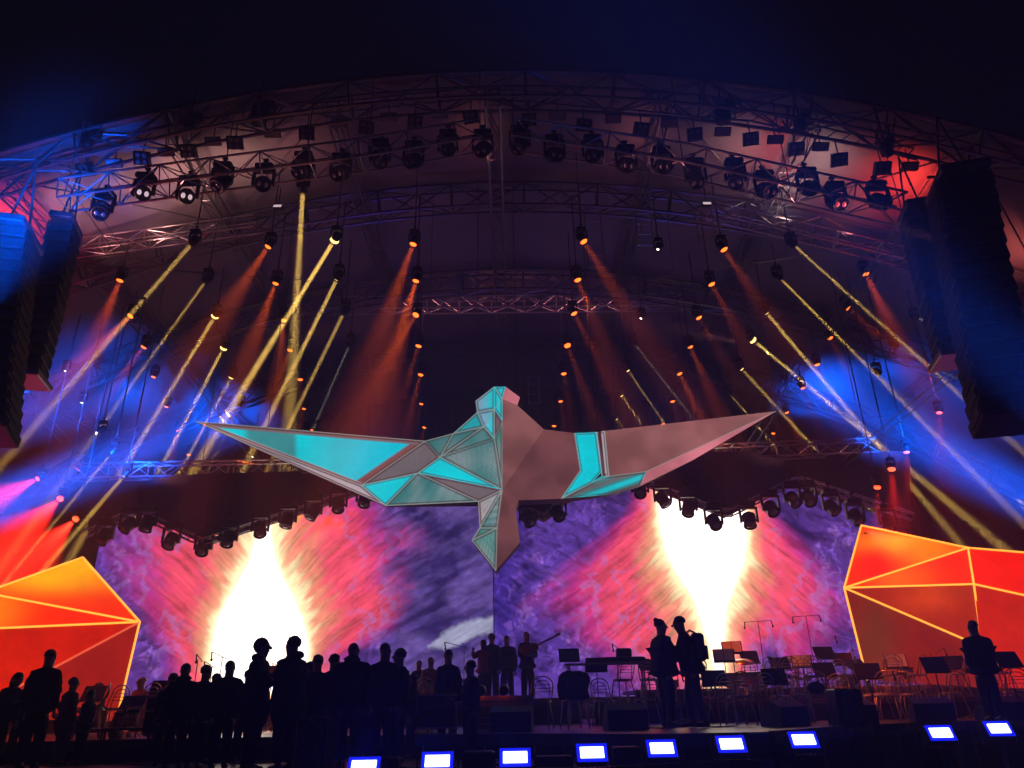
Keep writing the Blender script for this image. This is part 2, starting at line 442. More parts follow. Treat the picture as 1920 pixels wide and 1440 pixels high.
# ================================================================ video walls
def seg_d(px, py, poly, closed=True):
    d = np.full(px.shape, 1e9); n = len(poly)
    for i in range(n if closed else n-1):
        ax, ay = poly[i]; bx, by = poly[(i+1) % n]
        dx, dy = bx-ax, by-ay; L = dx*dx+dy*dy+1e-9
        t = np.clip(((px-ax)*dx+(py-ay)*dy)/L, 0, 1)
        d = np.minimum(d, np.hypot(px-ax-t*dx, py-ay-t*dy))
    return d
def inside(px, py, poly):
    r = np.zeros(px.shape, bool); n = len(poly); j = n-1
    for i in range(n):
        xi, yi = poly[i]; xj, yj = poly[j]
        c = ((yi > py) != (yj > py)) & (px < (xj-xi)*(py-yi)/(yj-yi+1e-9)+xi)
        r ^= c; j = i
    return r
def lin(c): 
    c = np.array(c)/255.0
    return np.where(c <= .04045, c/12.92, ((c+.055)/1.055)**2.4)
def sm(a, b, x): t = np.clip((x-a)/(b-a), 0, 1); return t*t*(3-2*t)
def mixc(a, b, t): return a*(1-t[..., None])+b*t[..., None]
HOT_L = [(490, 950), (479, 1010), (470, 1055), (448, 1092), (426, 1128), (410, 1160), (401, 1195), (396, 1240), (396, 1300), (578, 1300), (576, 1240), (577, 1205), (566, 1160), (548, 1120), (530, 1085), (514, 1050), (508, 1010), (502, 950)]
HOT_R = [(1232, 900), (1238, 985), (1248, 1030), (1268, 1070), (1292, 1105), (1310, 1140), (1322, 1180), (1336, 1225), (1342, 1270), (1356, 1270), (1358, 1225), (1357, 1180), (1362, 1135), (1378, 1095), (1394, 1050), (1400, 1000), (1398, 940), (1380, 900)]
def wall_paint(px, py, right):
    hot = HOT_R if right else HOT_L
    cx, cy_ = (1322, 1040) if right else (490, 1130)
    wx = px+16*(fbm(px/40, py/40, 3)-.5); wy = py+16*(fbm(px/40, py/40, 9)-.5)
    ins = inside(px+7*(fbm(px/14, py/9, 5)-.5), py, hot)
    d = seg_d(px, py, hot); d = np.where(ins, -d, d)
    # rock: warped strata and folds
    if right: u = (wx*.86+wy*.5); v = (-wx*.5+wy*.86)
    else: u = (wx*.9-wy*.42); v = (wx*.42+wy*.9)
    strata = fbm(u/60, v/9, 21, 4); folds = fbm(wx/55, wy/50, 31, 5); fine = fbm(wx/9, wy/7, 41, 3)
    ridge = 1-abs(2*fbm(wx/34+strata, wy/70, 51, 4)-1)
    dk, md, lt = lin((38, 24, 92)), lin((92, 58, 158)), lin((178, 120, 214))
    rock = mixc(np.broadcast_to(dk, px.shape+(3,)), md, sm(.25, .62, .5*folds+.5*strata))
    rock = mixc(rock, lt, sm(.90, .985, ridge)*sm(.42, .6, folds)*.4)
    rock = rock*(.72+.56*fine)[..., None]
    r2 = 1-abs(2*fbm(wx/26+1.5*folds, wy/40-1.5*strata, 151, 3)-1); r3 = 1-abs(2*fbm(u/70, v/17, 161, 3)-1)
    rock = mixc(rock, rock*1.6+lin((50, 34, 80)), sm(.88, .99, r2)*sm(.42, .6, folds)*.8)
    rock = mixc(rock, dk*.35, sm(.90, .985, r3)*.55)
    if not right:      # blue-grey inner half of the left wall
        g = sm(660, 790, px+40*(folds-.5))
        gr = mixc(np.broadcast_to(lin((40, 30, 92)), px.shape+(3,)), lin((112, 92, 168)), sm(.3, .75, .4*strata+.6*folds))
        rock = mixc(rock, gr*(.75+.5*fine)[..., None], g*.8)
        sn = [(805, 1212), (845, 1180), (880, 1165), (925, 1158), (925, 1182), (895, 1190), (862, 1208), (830, 1216)]
        sd = seg_d(px, py, sn); sd = np.where(inside(px, py, sn), -sd, sd)
        rock = mixc(rock, lin((168, 168, 200)), sm(7, -4, sd+8*(fine-.5)))
    else:
        g = sm(1010, 925, px+30*(folds-.5)); rock = mixc(rock, rock*np.array([.55, .6, 1.0]), g)
    # glow on the rock: long diagonal strokes fanning away from the hot shape
    sd_ = np.where(px > cx, 1.0, -1.0)
    base_a = math.radians(38 if right else -38)
    fan = np.arctan2(py-(cy_-260 if right else cy_+230), np.abs(px-cx)+40)
    a_ = .55*base_a+.45*fan*(.8 if right else .9)
    X_, Y_ = (px-cx)*sd_, py-cy_
    wv = 10*(fbm(px/60, py/60, 15, 3)-.5)
    across = -X_*np.sin(a_)+Y_*np.cos(a_)+wv; along = X_*np.cos(a_)+Y_*np.sin(a_)
    st1 = fbm(across/7.5+sd_*40, along/95, 61, 4); st2 = fbm(across/26+sd_*90, along/170, 71, 3); st3 = fbm(across/3.2+sd_*10, along/38, 81, 2)
    if right:
        reach = np.interp(py, [900, 960, 1010, 1060, 1130, 1200, 1290], [40, 60, 120, 185, 235, 215, 160])*np.where(px > cx, .86, 1.0)
        reach = reach-90*sm(1360, 1400, px)*sm(1500, 1440, px)*sm(1130, 1210, py)
    else:
        reach = np.where(px > cx, 290., np.interp(py, [940, 1000, 1080, 1150, 1220, 1290], [260, 240, 190, 130, 95, 70]))
        reach = np.where(px > cx, np.interp(py, [940, 1020, 1150, 1190, 1230, 1290], [200, 260, 240, 150, 70, 50]), reach)
    t = np.clip(d/np.maximum(reach*(.75+.5*folds), 20), 0, 2.5)
    c0, c1, c2, c3 = lin((255, 230, 176)), lin((255, 158, 124)), lin((255, 84, 112)), lin((218, 52, 132))
    tt = t+.30*(st1-.5)+.20*(st2-.5)
    glow_ = mixc(np.broadcast_to(c0*1.3, px.shape+(3,)), c1, sm(.02, .16, tt)); glow_ = mixc(glow_, c2, sm(.14, .42, tt)); glow_ = mixc(glow_, c3, sm(.5, .95, tt))
    glow_ = glow_*(.05+.95*st1+.65*st3+.35*st2)[..., None]; glow_ = mixc(glow_, glow_*.45, sm(.93, .99, r3)*sm(.1, .4, t)*.3)
    lav = lin((190, 120, 200)); glow_ = mixc(glow_, lav, sm(.86, .97, ridge)*sm(.25, .6, t)*.55)
    k = sm(1.25, .6, t+.55*(folds-.5)+.45*(st2-.5))
    if not right: k = k*np.maximum(sm(775, 685, px+70*(st2-.5)+50*(folds-.5)), (sm(1060, 985, py+60*(folds-.5))*.8+.45*sm(.5, .6, folds))*sm(820, 740, px+60*(st2-.5)))
    rock = rock*(.45+.75*st1+.40*st3)[..., None]
    out = mixc(rock, glow_, k)
    hb = np.exp(-np.clip(d, 0, None)/9.0); out = out+hb[..., None]*np.array([1.1, .8, .45])
    out = mixc(out, np.array([3.0, 2.6, 2.3]), sm(4, -5, d))
    # a slight brightness step between the cabinets of the wall
    cab = _h(np.floor(px/72), np.floor(py/54), 5)
    return np.clip(out*(.93+.14*cab)[..., None], 0, 8)
def top_z(X, Y, py):
    lo, hi = 2.0, 14.0
    for _ in range(30):
        m = (lo+hi)/2
        if proj(X, Y, m)[1] > py: lo = m
        else: hi = m
    return lo
def video_wall(p0, p1, topf, right, label, name='video_wall'):
    a, c = Vector((p0.x, p0.y, 0)), Vector((p1.x, p1.y, 0))
    nu, nv = 400, 180; V = np.zeros((nv+1, nu+1, 3))
    for i in range(nu+1):
        q = a.lerp(c, i/nu); px = proj(q.x, q.y, 5)[0]; zt = top_z(q.x, q.y, topf(px))
        V[:, i, 0] = q.x; V[:, i, 1] = q.y; V[:, i, 2] = np.linspace(1.95, zt, nv+1)
    px, py = proj(V[..., 0], V[..., 1], V[..., 2])
    C = np.ones((nv+1, nu+1, 4)); C[..., :3] = wall_paint(px, py, right)
    b = MB(); b.v = [tuple(v) for v in V.reshape(-1, 3)]
    w1 = nu+1
    b.f = [(k*w1+i, k*w1+i+1, (k+1)*w1+i+1, (k+1)*w1+i) for k in range(nv) for i in range(nu)]
    t = wempty(name, (p0.x, p0.y, 1.95), label, 'video wall')
    b.build('screen', screen_mat('rock picture '+('right' if right else 'left'), 1.04, .14, 2.6), t, cols=C.reshape(-1, 4))
    d = (c-a).normalized(); nn = Vector((-d.y, d.x, 0))     # towards the back
    b = MB()
    for i in range(0, nu, 25):
        j = min(nu, i+25)
        pts = [Vector(V[0, i]), Vector(V[0, j]), Vector(V[-1, j]), Vector(V[-1, i])]
        b.prism([p+nn*.03 for p in pts], nn*.22)
    b.build('cabinet', M['black'], t)
    b = MB()
    for i in range(0, nu+1, 40):
        p = Vector(V[0, i])+nn*.3; b.tube((p.x, p.y, STAGE), (p.x, p.y, V[-1, i][2]-.1), .04, 6)
    b.build('support_pole', M['steel'], t)
    s = MB(); s.prism([Vector((a.x, a.y, STAGE+.002))+nn*.05, Vector((c.x, c.y, STAGE+.002))+nn*.05, Vector((c.x, c.y, 1.94))+nn*.05, Vector((a.x, a.y, 1.94))+nn*.05], nn*.02)
    s.build('skirt', M['cloth'], t)
def polyf(pts):
    xs_, ys_ = [p[0] for p in pts], [p[1] for p in pts]
    return lambda x: float(np.interp(x, xs_, ys_))
SEAM = P(925, 1150, 26.0)
SL, SR = P(160, 1150, 23.4), P(1706, 1150, 23.4)
video_wall(SL, SEAM, polyf([(160, 1012), (200, 980), (262, 958), (300, 940), (930, 905)]), False,
           'left video wall showing purple rock with a white teardrop of fire')
video_wall(SEAM+Vector((.03, .02, 0)), SR, polyf([(925, 905), (1185, 896), (1330, 915), (1492, 903), (1706, 975)]), True,
           'right video wall showing purple rock with an inverted white flame')

# ================================================================ zigzag black maskings over the walls
M['mask'] = mat('black masking board', (.03, .022, .022), .7, scale=2.5, var=.3)
def masking(pts, tops, label):
    W = [P(x, y, Y) for x, y, Y in pts]; T = [P(x, y, Y) for (x, y), (_, _, Y) in zip(tops, pts)]
    t = wempty('zigzag_masking', W[0], label, 'masking', 'zigzag black masking boards over the video walls')
    b = MB()
    for i in range(len(W)-1):
        q = [W[i], W[i+1], T[i+1], T[i]]
        b.prism(q, (0, .14, 0))
    b.build('board', M['mask'], t)
    ch, la = box_truss([p+Vector((0, -.22, .02)) for p in W], .2, .2, .4, r=.018, rd=.01)
    ch.build('edge_truss', M['alu'], t); la.build('lattice', M['alu'], t)
    return W
masking([(165, 1006, 21.6), (258, 962, 22.4), (385, 1022, 21.2), (690, 920, 22.2)], [(165, 905), (258, 896), (385, 888), (690, 880)], 'left zigzag masking with its low tip beside the white teardrop')
masking([(800, 900, 22.4), (900, 925, 22), (1020, 976, 21.2), (1066, 936, 21.8)], [(800, 850), (900, 848), (1020, 846), (1066, 846)], 'small masking whose dark tip hangs right of the bird tail')
masking([(1150, 925, 22.2), (1196, 905, 22.3), (1360, 970, 21.2), (1490, 903, 22.4), (1706, 974, 21.6)], [(1150, 850), (1196, 850), (1360, 847), (1490, 846), (1706, 846)], 'right zigzag masking with its low tip over the inverted flame')

# ================================================================ painted-light meshes
def refine(tri, maxpx):
    """subdivide a triangle given as [(px,py,Y)]*3 -> verts(px,py,Y), faces"""
    L = max(math.hypot(tri[i][0]-tri[(i+1) % 3][0], tri[i][1]-tri[(i+1) % 3][1]) for i in range(3))
    n = max(1, int(math.ceil(L/maxpx))); vs = []; idx = {}; fs = []
    for i in range(n+1):
        for j in range(n+1-i):
            a, c = i/n, j/n; k = 1-a-c
            idx[i, j] = len(vs); vs.append((k, a, c))
    for i in range(n):
        for j in range(n-i):
            fs.append((idx[i, j], idx[i+1, j], idx[i, j+1]))
            if i+j < n-1: fs.append((idx[i+1, j], idx[i+1, j+1], idx[i, j+1]))
    return vs, fs
def facet_mesh(parent, name, material, facets, depth, paint, maxpx=3.5):
    """facets: (polygon of px points, colour key); world points on real depths, picture painted per facet"""
    b = MB(); cols = []
    for poly, key in facets:
        W = [P(x, y, depth(x, y)) for x, y in poly]
        for i in range(1, len(poly)-1):
            q = (0, i, i+1); tri = [(poly[k][0], poly[k][1], 0) for k in q]
            vs, fs = refine(tri, maxpx)
            pts = [W[q[0]]*k+W[q[1]]*a+W[q[2]]*c for k, a, c in vs]
            A = np.array([tuple(p) for p in pts]); px, py = proj(A[:, 0], A[:, 1], A[:, 2])
            n0 = len(b.v); b.v += [tuple(p) for p in pts]; b.f += [tuple(n0+k for k in f) for f in fs]
            c = np.ones((len(pts), 4)); c[:, :3] = paint(px, py, key, poly); cols.append(c)
    return b.build(name, material, parent, cols=np.concatenate(cols))

# ================================================================ the bird
BR, BG, TE, CY, MA, PW, SA, TG = 'brown', 'brown2', 'teal', 'cyan', 'mauve', 'pale', 'salmon', 'tealgreen'
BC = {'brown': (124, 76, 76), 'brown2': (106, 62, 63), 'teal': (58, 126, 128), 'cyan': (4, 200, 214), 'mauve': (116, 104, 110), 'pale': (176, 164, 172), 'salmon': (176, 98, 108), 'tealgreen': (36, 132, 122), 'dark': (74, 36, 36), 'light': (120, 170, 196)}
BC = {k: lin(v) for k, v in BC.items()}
M3 = (942, 918)
bird_facets = [
 ([(366, 790), (797, 827), (677, 910)], 'wing'), ([(366, 790), (677, 910), (723, 948)], PW),
 ([(797, 827), (825, 857), (783, 887), (677, 910)], MA), ([(677, 910), (783, 887), (723, 948)], 'cyanhalf'),
 ([(783, 887), (897, 940), (723, 948)], TE), ([(783, 887), (825, 857), M3], CY), ([(783, 887), M3, (897, 940)], MA),
 ([(825, 857), (927, 823), M3], TE), ([(797, 827), (850, 813), (825, 857)], TE), ([(850, 813), (907, 800), (825, 857)], TE),
 ([(907, 800), (927, 823), (825, 857)], TE), ([(850, 813), (895, 773), (907, 800)], 'cyandim'), ([(895, 773), (927, 767), (927, 823), (907, 800)], 'light'),
 ([(892, 752), (927, 725), (927, 767), (895, 773)], 'light2'), ([(927, 725), (948, 725), (942, 748)], CY), ([(927, 725), (942, 748), (942, 790), (927, 767)], CY),
 ([(927, 767), (942, 790), (927, 823)], MA), ([(927, 823), (942, 790), M3], TG),
 ([(897, 940), M3, (900, 990)], PW), ([(900, 990), M3, (932, 990)], TE), ([(900, 990), (932, 990), (885, 1013)], TG), ([(885, 1013), (932, 990), (930, 1070)], TG),
 ([(942, 748), (948, 725), (975, 745), (970, 760)], SA), ([(942, 748), (970, 760), (1020, 805), M3], BR),
 ([(1020, 805), (1040, 810), (1077, 812), (1088, 882), (1052, 935), (973, 938), M3], BG),
 ([(1077, 812), (1118, 810), (1128, 885), (1110, 905), (1052, 935), (1088, 882)], CY),
 ([(1118, 810), (1134, 808), (1142, 893), (1128, 893), (1128, 885)], 'stripe'),
 ([(1134, 808), (1455, 771), (1212, 884), (1142, 893)], BR),
 ([(1128, 893), (1142, 893), (1212, 884), (1200, 911), (1140, 928), (1052, 935), (1110, 905)], 'tealstripe'),
 ([(1212, 884), (1455, 771), (1300, 862), (1200, 911)], SA),
 ([M3, (973, 938), (967, 953), (975, 1017), (930, 1070), (932, 990)], BG),
]
def bird_depth(x, y):
    d = 16.6+1.5*min(1, abs(x-942)/260)**.8
    if x < 700: d -= .7*(700-x)/330
    if x > 1140: d -= .9*(x-1140)/315
    if abs(x-783) < 2 or abs(x-825) < 2: d -= .35
    if y > 950: d += .3+.5*(y-950)/120
    if (x, y) in ((677, 910), (1142, 893), (1128, 885), (1088, 882)): d -= .25
    return d
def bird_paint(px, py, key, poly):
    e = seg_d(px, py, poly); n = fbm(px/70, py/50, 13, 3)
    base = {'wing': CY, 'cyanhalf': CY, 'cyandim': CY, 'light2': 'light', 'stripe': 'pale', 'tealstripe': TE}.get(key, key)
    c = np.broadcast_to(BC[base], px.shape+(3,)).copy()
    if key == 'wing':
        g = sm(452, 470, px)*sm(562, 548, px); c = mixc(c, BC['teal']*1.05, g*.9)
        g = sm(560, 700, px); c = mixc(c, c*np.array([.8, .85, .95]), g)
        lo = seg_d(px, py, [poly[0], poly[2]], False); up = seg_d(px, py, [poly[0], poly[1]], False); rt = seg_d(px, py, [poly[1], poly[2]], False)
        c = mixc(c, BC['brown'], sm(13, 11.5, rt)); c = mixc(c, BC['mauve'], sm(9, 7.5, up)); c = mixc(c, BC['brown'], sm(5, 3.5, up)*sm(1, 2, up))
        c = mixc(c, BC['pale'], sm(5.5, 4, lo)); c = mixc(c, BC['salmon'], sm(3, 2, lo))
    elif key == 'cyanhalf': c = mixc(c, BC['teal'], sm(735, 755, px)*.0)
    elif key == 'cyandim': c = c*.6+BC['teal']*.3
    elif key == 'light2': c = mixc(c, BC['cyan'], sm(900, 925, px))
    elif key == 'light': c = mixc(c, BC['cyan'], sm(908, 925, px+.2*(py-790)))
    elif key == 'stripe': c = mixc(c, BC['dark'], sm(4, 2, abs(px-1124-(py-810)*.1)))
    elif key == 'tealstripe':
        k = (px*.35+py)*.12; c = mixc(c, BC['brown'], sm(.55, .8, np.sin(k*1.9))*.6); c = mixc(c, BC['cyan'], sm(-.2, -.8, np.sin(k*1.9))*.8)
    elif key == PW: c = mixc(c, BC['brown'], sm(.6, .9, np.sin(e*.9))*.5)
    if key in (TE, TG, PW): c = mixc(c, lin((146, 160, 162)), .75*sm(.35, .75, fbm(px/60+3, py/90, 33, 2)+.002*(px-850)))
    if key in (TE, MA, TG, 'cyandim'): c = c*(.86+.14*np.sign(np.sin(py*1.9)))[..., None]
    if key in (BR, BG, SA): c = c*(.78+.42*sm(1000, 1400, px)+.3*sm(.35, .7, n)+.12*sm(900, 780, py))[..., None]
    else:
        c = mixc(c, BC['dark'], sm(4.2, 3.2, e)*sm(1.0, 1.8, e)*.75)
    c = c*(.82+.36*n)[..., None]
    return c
bird_root = P(942, 918, 17)
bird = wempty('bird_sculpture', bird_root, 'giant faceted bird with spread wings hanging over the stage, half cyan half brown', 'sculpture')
facet_mesh(bird, 'self_lit_skin', screen_mat('self-lit bird picture', 1.12, .06, 9, sampling='NONE', rough=.7, base=.10), bird_facets, bird_depth, bird_paint, 3.2)  # projector's picture put in as the skin's own emission
sil = [(366, 790), (797, 827), (850, 813), (895, 773), (892, 752), (927, 725), (948, 725), (975, 745), (970, 760), (1020, 805), (1040, 810), (1077, 812), (1118, 810), (1134, 808), (1455, 771), (1300, 862), (1200, 911), (1140, 928), (1052, 935), (973, 938), (967, 953), (975, 1017), (930, 1070), (885, 1013), (900, 990), (897, 940), (723, 948)]
b = MB(); fr = [P(x, y, bird_depth(x, y)+.004) for x, y in sil]; n = len(fr)
bk = [p+Vector((0, .55 if 800 < s[0] < 1100 else .22, .02)) for p, s in zip(fr, sil)]
mid = P(942, 880, 18.6)
b.v = [tuple(p) for p in fr+bk]+[tuple(mid)]
b.f = [(i, (i+1) % n, n+(i+1) % n, n+i) for i in range(n)]+[(n+i, n+(i+1) % n, 2*n) for i in range(n)]
b.build('back_shell', M['mask'], bird)
lines = [[(366, 790), (797, 827), (677, 910), (366, 790)], [(797, 827), (850, 813), (895, 773), (892, 752), (927, 725), (942, 748)], [(797, 827), (800, 848), (825, 857), (783, 887), (677, 910), (723, 948), (783, 887), (897, 940)], [(825, 857), M3, (927, 823), (907, 800), (850, 813), (825, 857), (907, 800)], [(895, 773), (907, 800), (927, 767), (895, 773)], [(942, 748), (927, 767), (927, 823)], [(897, 940), M3, (885, 1013), (932, 990), (930, 1070)], [(900, 990), (932, 990), M3], [(723, 948), (897, 940), (900, 990), (885, 1013), (930, 1070)],
         [(1077, 812), (1088, 882), (1052, 935)], [(1134, 808), (1142, 893), (1110, 905), (1052, 935)], [(1142, 893), (1212, 884), (1455, 771)]]
seen = set(); M['piping'] = mat('self-lit edge piping', (.5, .48, .45), .6, bump=0, var=.05, em=(.55, .62, .56), es=.42)  # piping carries a weak glow of its own, like the skin
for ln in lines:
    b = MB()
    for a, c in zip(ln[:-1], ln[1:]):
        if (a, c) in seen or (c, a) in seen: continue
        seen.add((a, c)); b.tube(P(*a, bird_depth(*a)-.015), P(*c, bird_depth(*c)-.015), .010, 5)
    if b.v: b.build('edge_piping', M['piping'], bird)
for x, y in ((797, 827), (895, 773), (970, 760), (1118, 810), (500, 801), (1300, 790)):
    p = P(x, y, 18.2) ; q = bk[0] if False else P(x, y, bird_depth(x, y) if (x, y) in sil else 17.8)
    b = MB(); b.tube(q+Vector((0, .1, 0)), (q.x, q.y+.1, roof_z(q.x)-.7), .009, 5); b.build('hanging_wire', M['steel'], bird)

# ================================================================ faceted side screens with glowing edges
def side_paint(px, py, key, poly):
    c = np.broadcast_to(lin(key[0]), px.shape+(3,)).copy()
    for (gx, gy, rx, ry, col) in key[1]:
        g = np.exp(-((px-gx)/rx)**2-((py-gy)/ry)**2); c = mixc(c, lin(col), g)
    return c*(.85+.3*fbm(px/38, py/38, 77, 3))[..., None]
def side_screen(label, facets, depth, lines, faint, org, frame):
    t = wempty('faceted_screen', org, label, 'screen', 'faceted orange screens flanking the stage')
    facet_mesh(t, 'panel', screen_mat('orange picture', 1.3, .12, 3, base=.03), facets, depth, side_paint, 8)
    mg = mat('glowing edge tube', (.1, .1, .1), .4, em=(1, .36, .04), es=1.9, bump=0, var=0)
    mf = mat('dim edge tube', (.1, .1, .1), .4, em=(1, .12, .05), es=1.0, bump=0, var=0)
    m_r = .025
    for L_, m_ in ((lines, mg), (faint, mf)):
        for a, c in L_:
            b = MB(); b.tube(P(*a, depth(*a)-.03), P(*c, depth(*c)-.03), m_r, 6); b.build('edge_tube', m_, t)
    b = MB()
    for x, y in frame:
        p = P(x, y, depth(x, y)+.5); b.tube((p.x, p.y, STAGE), p, .05, 6)
    ps = [P(x, y, depth(x, y)+.5) for x, y in frame]
    for p, q in zip(ps[:-1], ps[1:]): b.tube(p, q, .05, 6)
    b.build('frame', M['steel'], t)
yl = [(95, 1085, 110, 26, (255, 168, 10)), (150, 1062, 40, 20, (255, 176, 10))]
Q, T_, R_, U, W_, B_ = (-30, 1111), (155, 1045), (262, 1166), (-190, 1186), (-75, 1346), (218, 1352)
side_screen('orange faceted screen at the left picture edge with glowing edge lines',
    [([Q, T_, R_], ((250, 46, 2), yl)), ([Q, R_, U], ((248, 34, 0), [(-20, 1140, 60, 60, (255, 120, 5))])), ([U, R_, W_], ((196, 24, 4), [])), ([W_, R_, B_], ((150, 24, 16), []))],
    lambda x, y: 17.4+{T_: .5, R_: 0, Q: -.3, U: -1, W_: -.6, B_: .2}.get((x, y), 0),
    [(Q, T_), (T_, R_), (Q, R_), (U, R_), (R_, B_)], [(R_, W_)], P(262, 1352, 17.4), [W_, (100, 1200), (150, 1060), (250, 1170)])
A, B1, C1, D1, E1, F1, G1, H1 = (1615, 985), (1815, 1027), (1583, 1102), (1826, 1095), (1985, 1041), (1626, 1275), (1842, 1213), (1985, 1130)
G2 = (1848, 1290); I1 = (1985, 1290)
side_screen('orange faceted screen at the right picture edge behind the standing man',
    [([C1, A, B1], ((252, 46, 1), [(1672, 1020, 60, 20, (255, 184, 20)), (1740, 1035, 60, 30, (255, 120, 5)), (1640, 1060, 40, 50, (255, 30, 2))])),
     ([C1, B1, D1], ((250, 34, 0), [(1690, 1085, 60, 26, (255, 96, 5))])), ([B1, E1, H1, D1], ((240, 24, 1), [])),
     ([C1, D1, G1], ((160, 32, 10), [(1740, 1120, 60, 30, (206, 60, 16))])), ([C1, G1, G2, F1], ((128, 26, 12), [(1640, 1200, 40, 80, (112, 44, 20))])), ([D1, H1, I1, G2, G1], ((190, 30, 8), []))],
    lambda x, y: 19.0+{A: .6, B1: .3, C1: -.4, D1: -.5, G1: 0}.get((x, y), 0),
    [(A, B1), (B1, E1), (A, C1), (C1, B1), (C1, D1), (B1, D1), (D1, H1), (C1, F1), (C1, G1), (D1, G1)], [], P(1626, 1275, 19), [F1, (1620, 1000), (1700, 1040), (1850, 1050), I1])
# ================================================================ lamps
def spot(loc, target, col, power, ang, blend=.5, soft=.05, name='spot_light'):
    l = bpy.data.lights.new(name, 'SPOT'); l.energy = power; l.color = col
    l.spot_size = math.radians(ang); l.spot_blend = blend; l.shadow_soft_size = soft
    o = bpy.data.objects.new(name, l); COL.objects.link(o); o.location = loc
    o.rotation_euler = (Vector(target)-Vector(loc)).to_track_quat('-Z', 'Y').to_euler(); return o
def beamlight(loc, d, col, power, spread, size=.2):
    l = bpy.data.lights.new('beam_light', 'AREA'); l.shape = 'DISK'; l.size = size; l.spread = math.radians(spread)
    l.energy = power*1.15; l.color = col
    o = bpy.data.objects.new('beam_light', l); COL.objects.link(o); o.location = loc
    o.rotation_euler = d.to_track_quat('-Z', 'Y').to_euler(); return o

def cone_share(an):
    return (1-math.cos(math.radians(an/2)))/2
# prototypes: local -Z is the beam direction of the head; the base hangs upwards (+Z of the root)
def aim_quat(d): return d.to_track_quat('-Z', 'Y')
def lamp_mesh_parts(s=1.0):
    head = MB()
    head.lathe([(.06*s, .20*s), (.11*s, .18*s), (.13*s, .06*s), (.14*s, -.10*s), (.15*s, -.14*s), (.15*s, -.16*s), (.12*s, -.16*s), (.11*s, -.13*s)], 14)
    for k in range(5): head.lathe([(.146*s, (.02+.03*k)*s-.004), (.152*s, (.02+.03*k)*s), (.146*s, (.02+.03*k)*s+.004)], 14)
    return head
PARTS = {}
def mesh_once(key, fn, m, smooth=False):
    if key not in PARTS:
        b = fn(); o = b.build(key, m); me = o.data
        if smooth: me.polygons.foreach_set('use_smooth', [True]*len(me.polygons))
        bpy.data.objects.remove(o); PARTS[key] = me
    return PARTS[key]
def put(name, me, parent, loc=(0, 0, 0), rot=None):
    o = bpy.data.objects.new(name, me); COL.objects.link(o); o.parent = parent; o.location = loc
    if rot is not None: o.rotation_mode = 'QUATERNION'; o.rotation_quaternion = rot
    KIDS.setdefault(parent.name, []).append(o); return o
def f_head(s):
    return lambda: lamp_mesh_parts(s)
def f_lens(r):
    def g():
        b = MB(); b.ell((0, 0, 0), (r, r, r*.62), 14, 8); return b
    return g
def f_yoke(s):
    def g():
        b = MB()
        for sx in (-1, 1): b.bevbox((sx*.19*s, 0, .12*s), (.04*s, .09*s, .34*s), .008*s)
        b.bevbox((0, 0, .29*s), (.42*s, .11*s, .05*s), .01*s); b.tube((-.2*s, 0, 0), (.2*s, 0, 0), .03*s, 8); return b
    return g
def f_base(s):
    def g():
        b = MB(); b.bevbox((0, 0, .37*s), (.34*s, .24*s, .11*s), .02*s); b.tube((0, 0, .42*s), (0, 0, .56*s), .025*s, 6)
        b.bevbox((0, 0, .56*s), (.10*s, .06*s, .06*s), .01*s); return b
    return g
def hung_lamp(p, d, kind, label, group, drop=1.2, s=1.0, lens=.1):
    """small moving lamp hanging from a pipe; kind chooses the lit lens"""
    t = empty('stage_lamp', p, label, 'lamp', group)
    q = aim_quat(d)
    put('head', mesh_once('lamp head %.2f' % s, f_head(s), M['black'], True), t, rot=q)
    if kind: put('lens', mesh_once('lamp lens %s %.3f' % (kind, lens), f_lens(lens), M[kind], True), t, loc=d*.135*s, rot=q)
    put('yoke', mesh_once('lamp yoke %.2f' % s, f_yoke(s), M['black']), t)
    put('base', mesh_once('lamp base %.2f' % s, f_base(s), M['black']), t)
    if drop:
        b = MB(); b.tube((0, 0, .56*s), (0, 0, max(.7, drop)), .018, 5); b.build('hanging_pipe', M['steel'], t)
    return t
YEL, ORA, REDC = (1, .58, .12), (1, .11, .006), (1, .018, .008)
ORD = ['first', 'second', 'third', 'fourth', 'fifth', 'sixth', 'seventh', 'eighth', 'ninth', 'tenth', 'eleventh', 'twelfth', 'thirteenth', 'fourteenth', 'fifteenth', 'sixteenth', 'seventeenth', 'eighteenth', 'nineteenth', 'twentieth', 'twenty-first', 'twenty-second', 'twenty-third']
HZ = 12.6
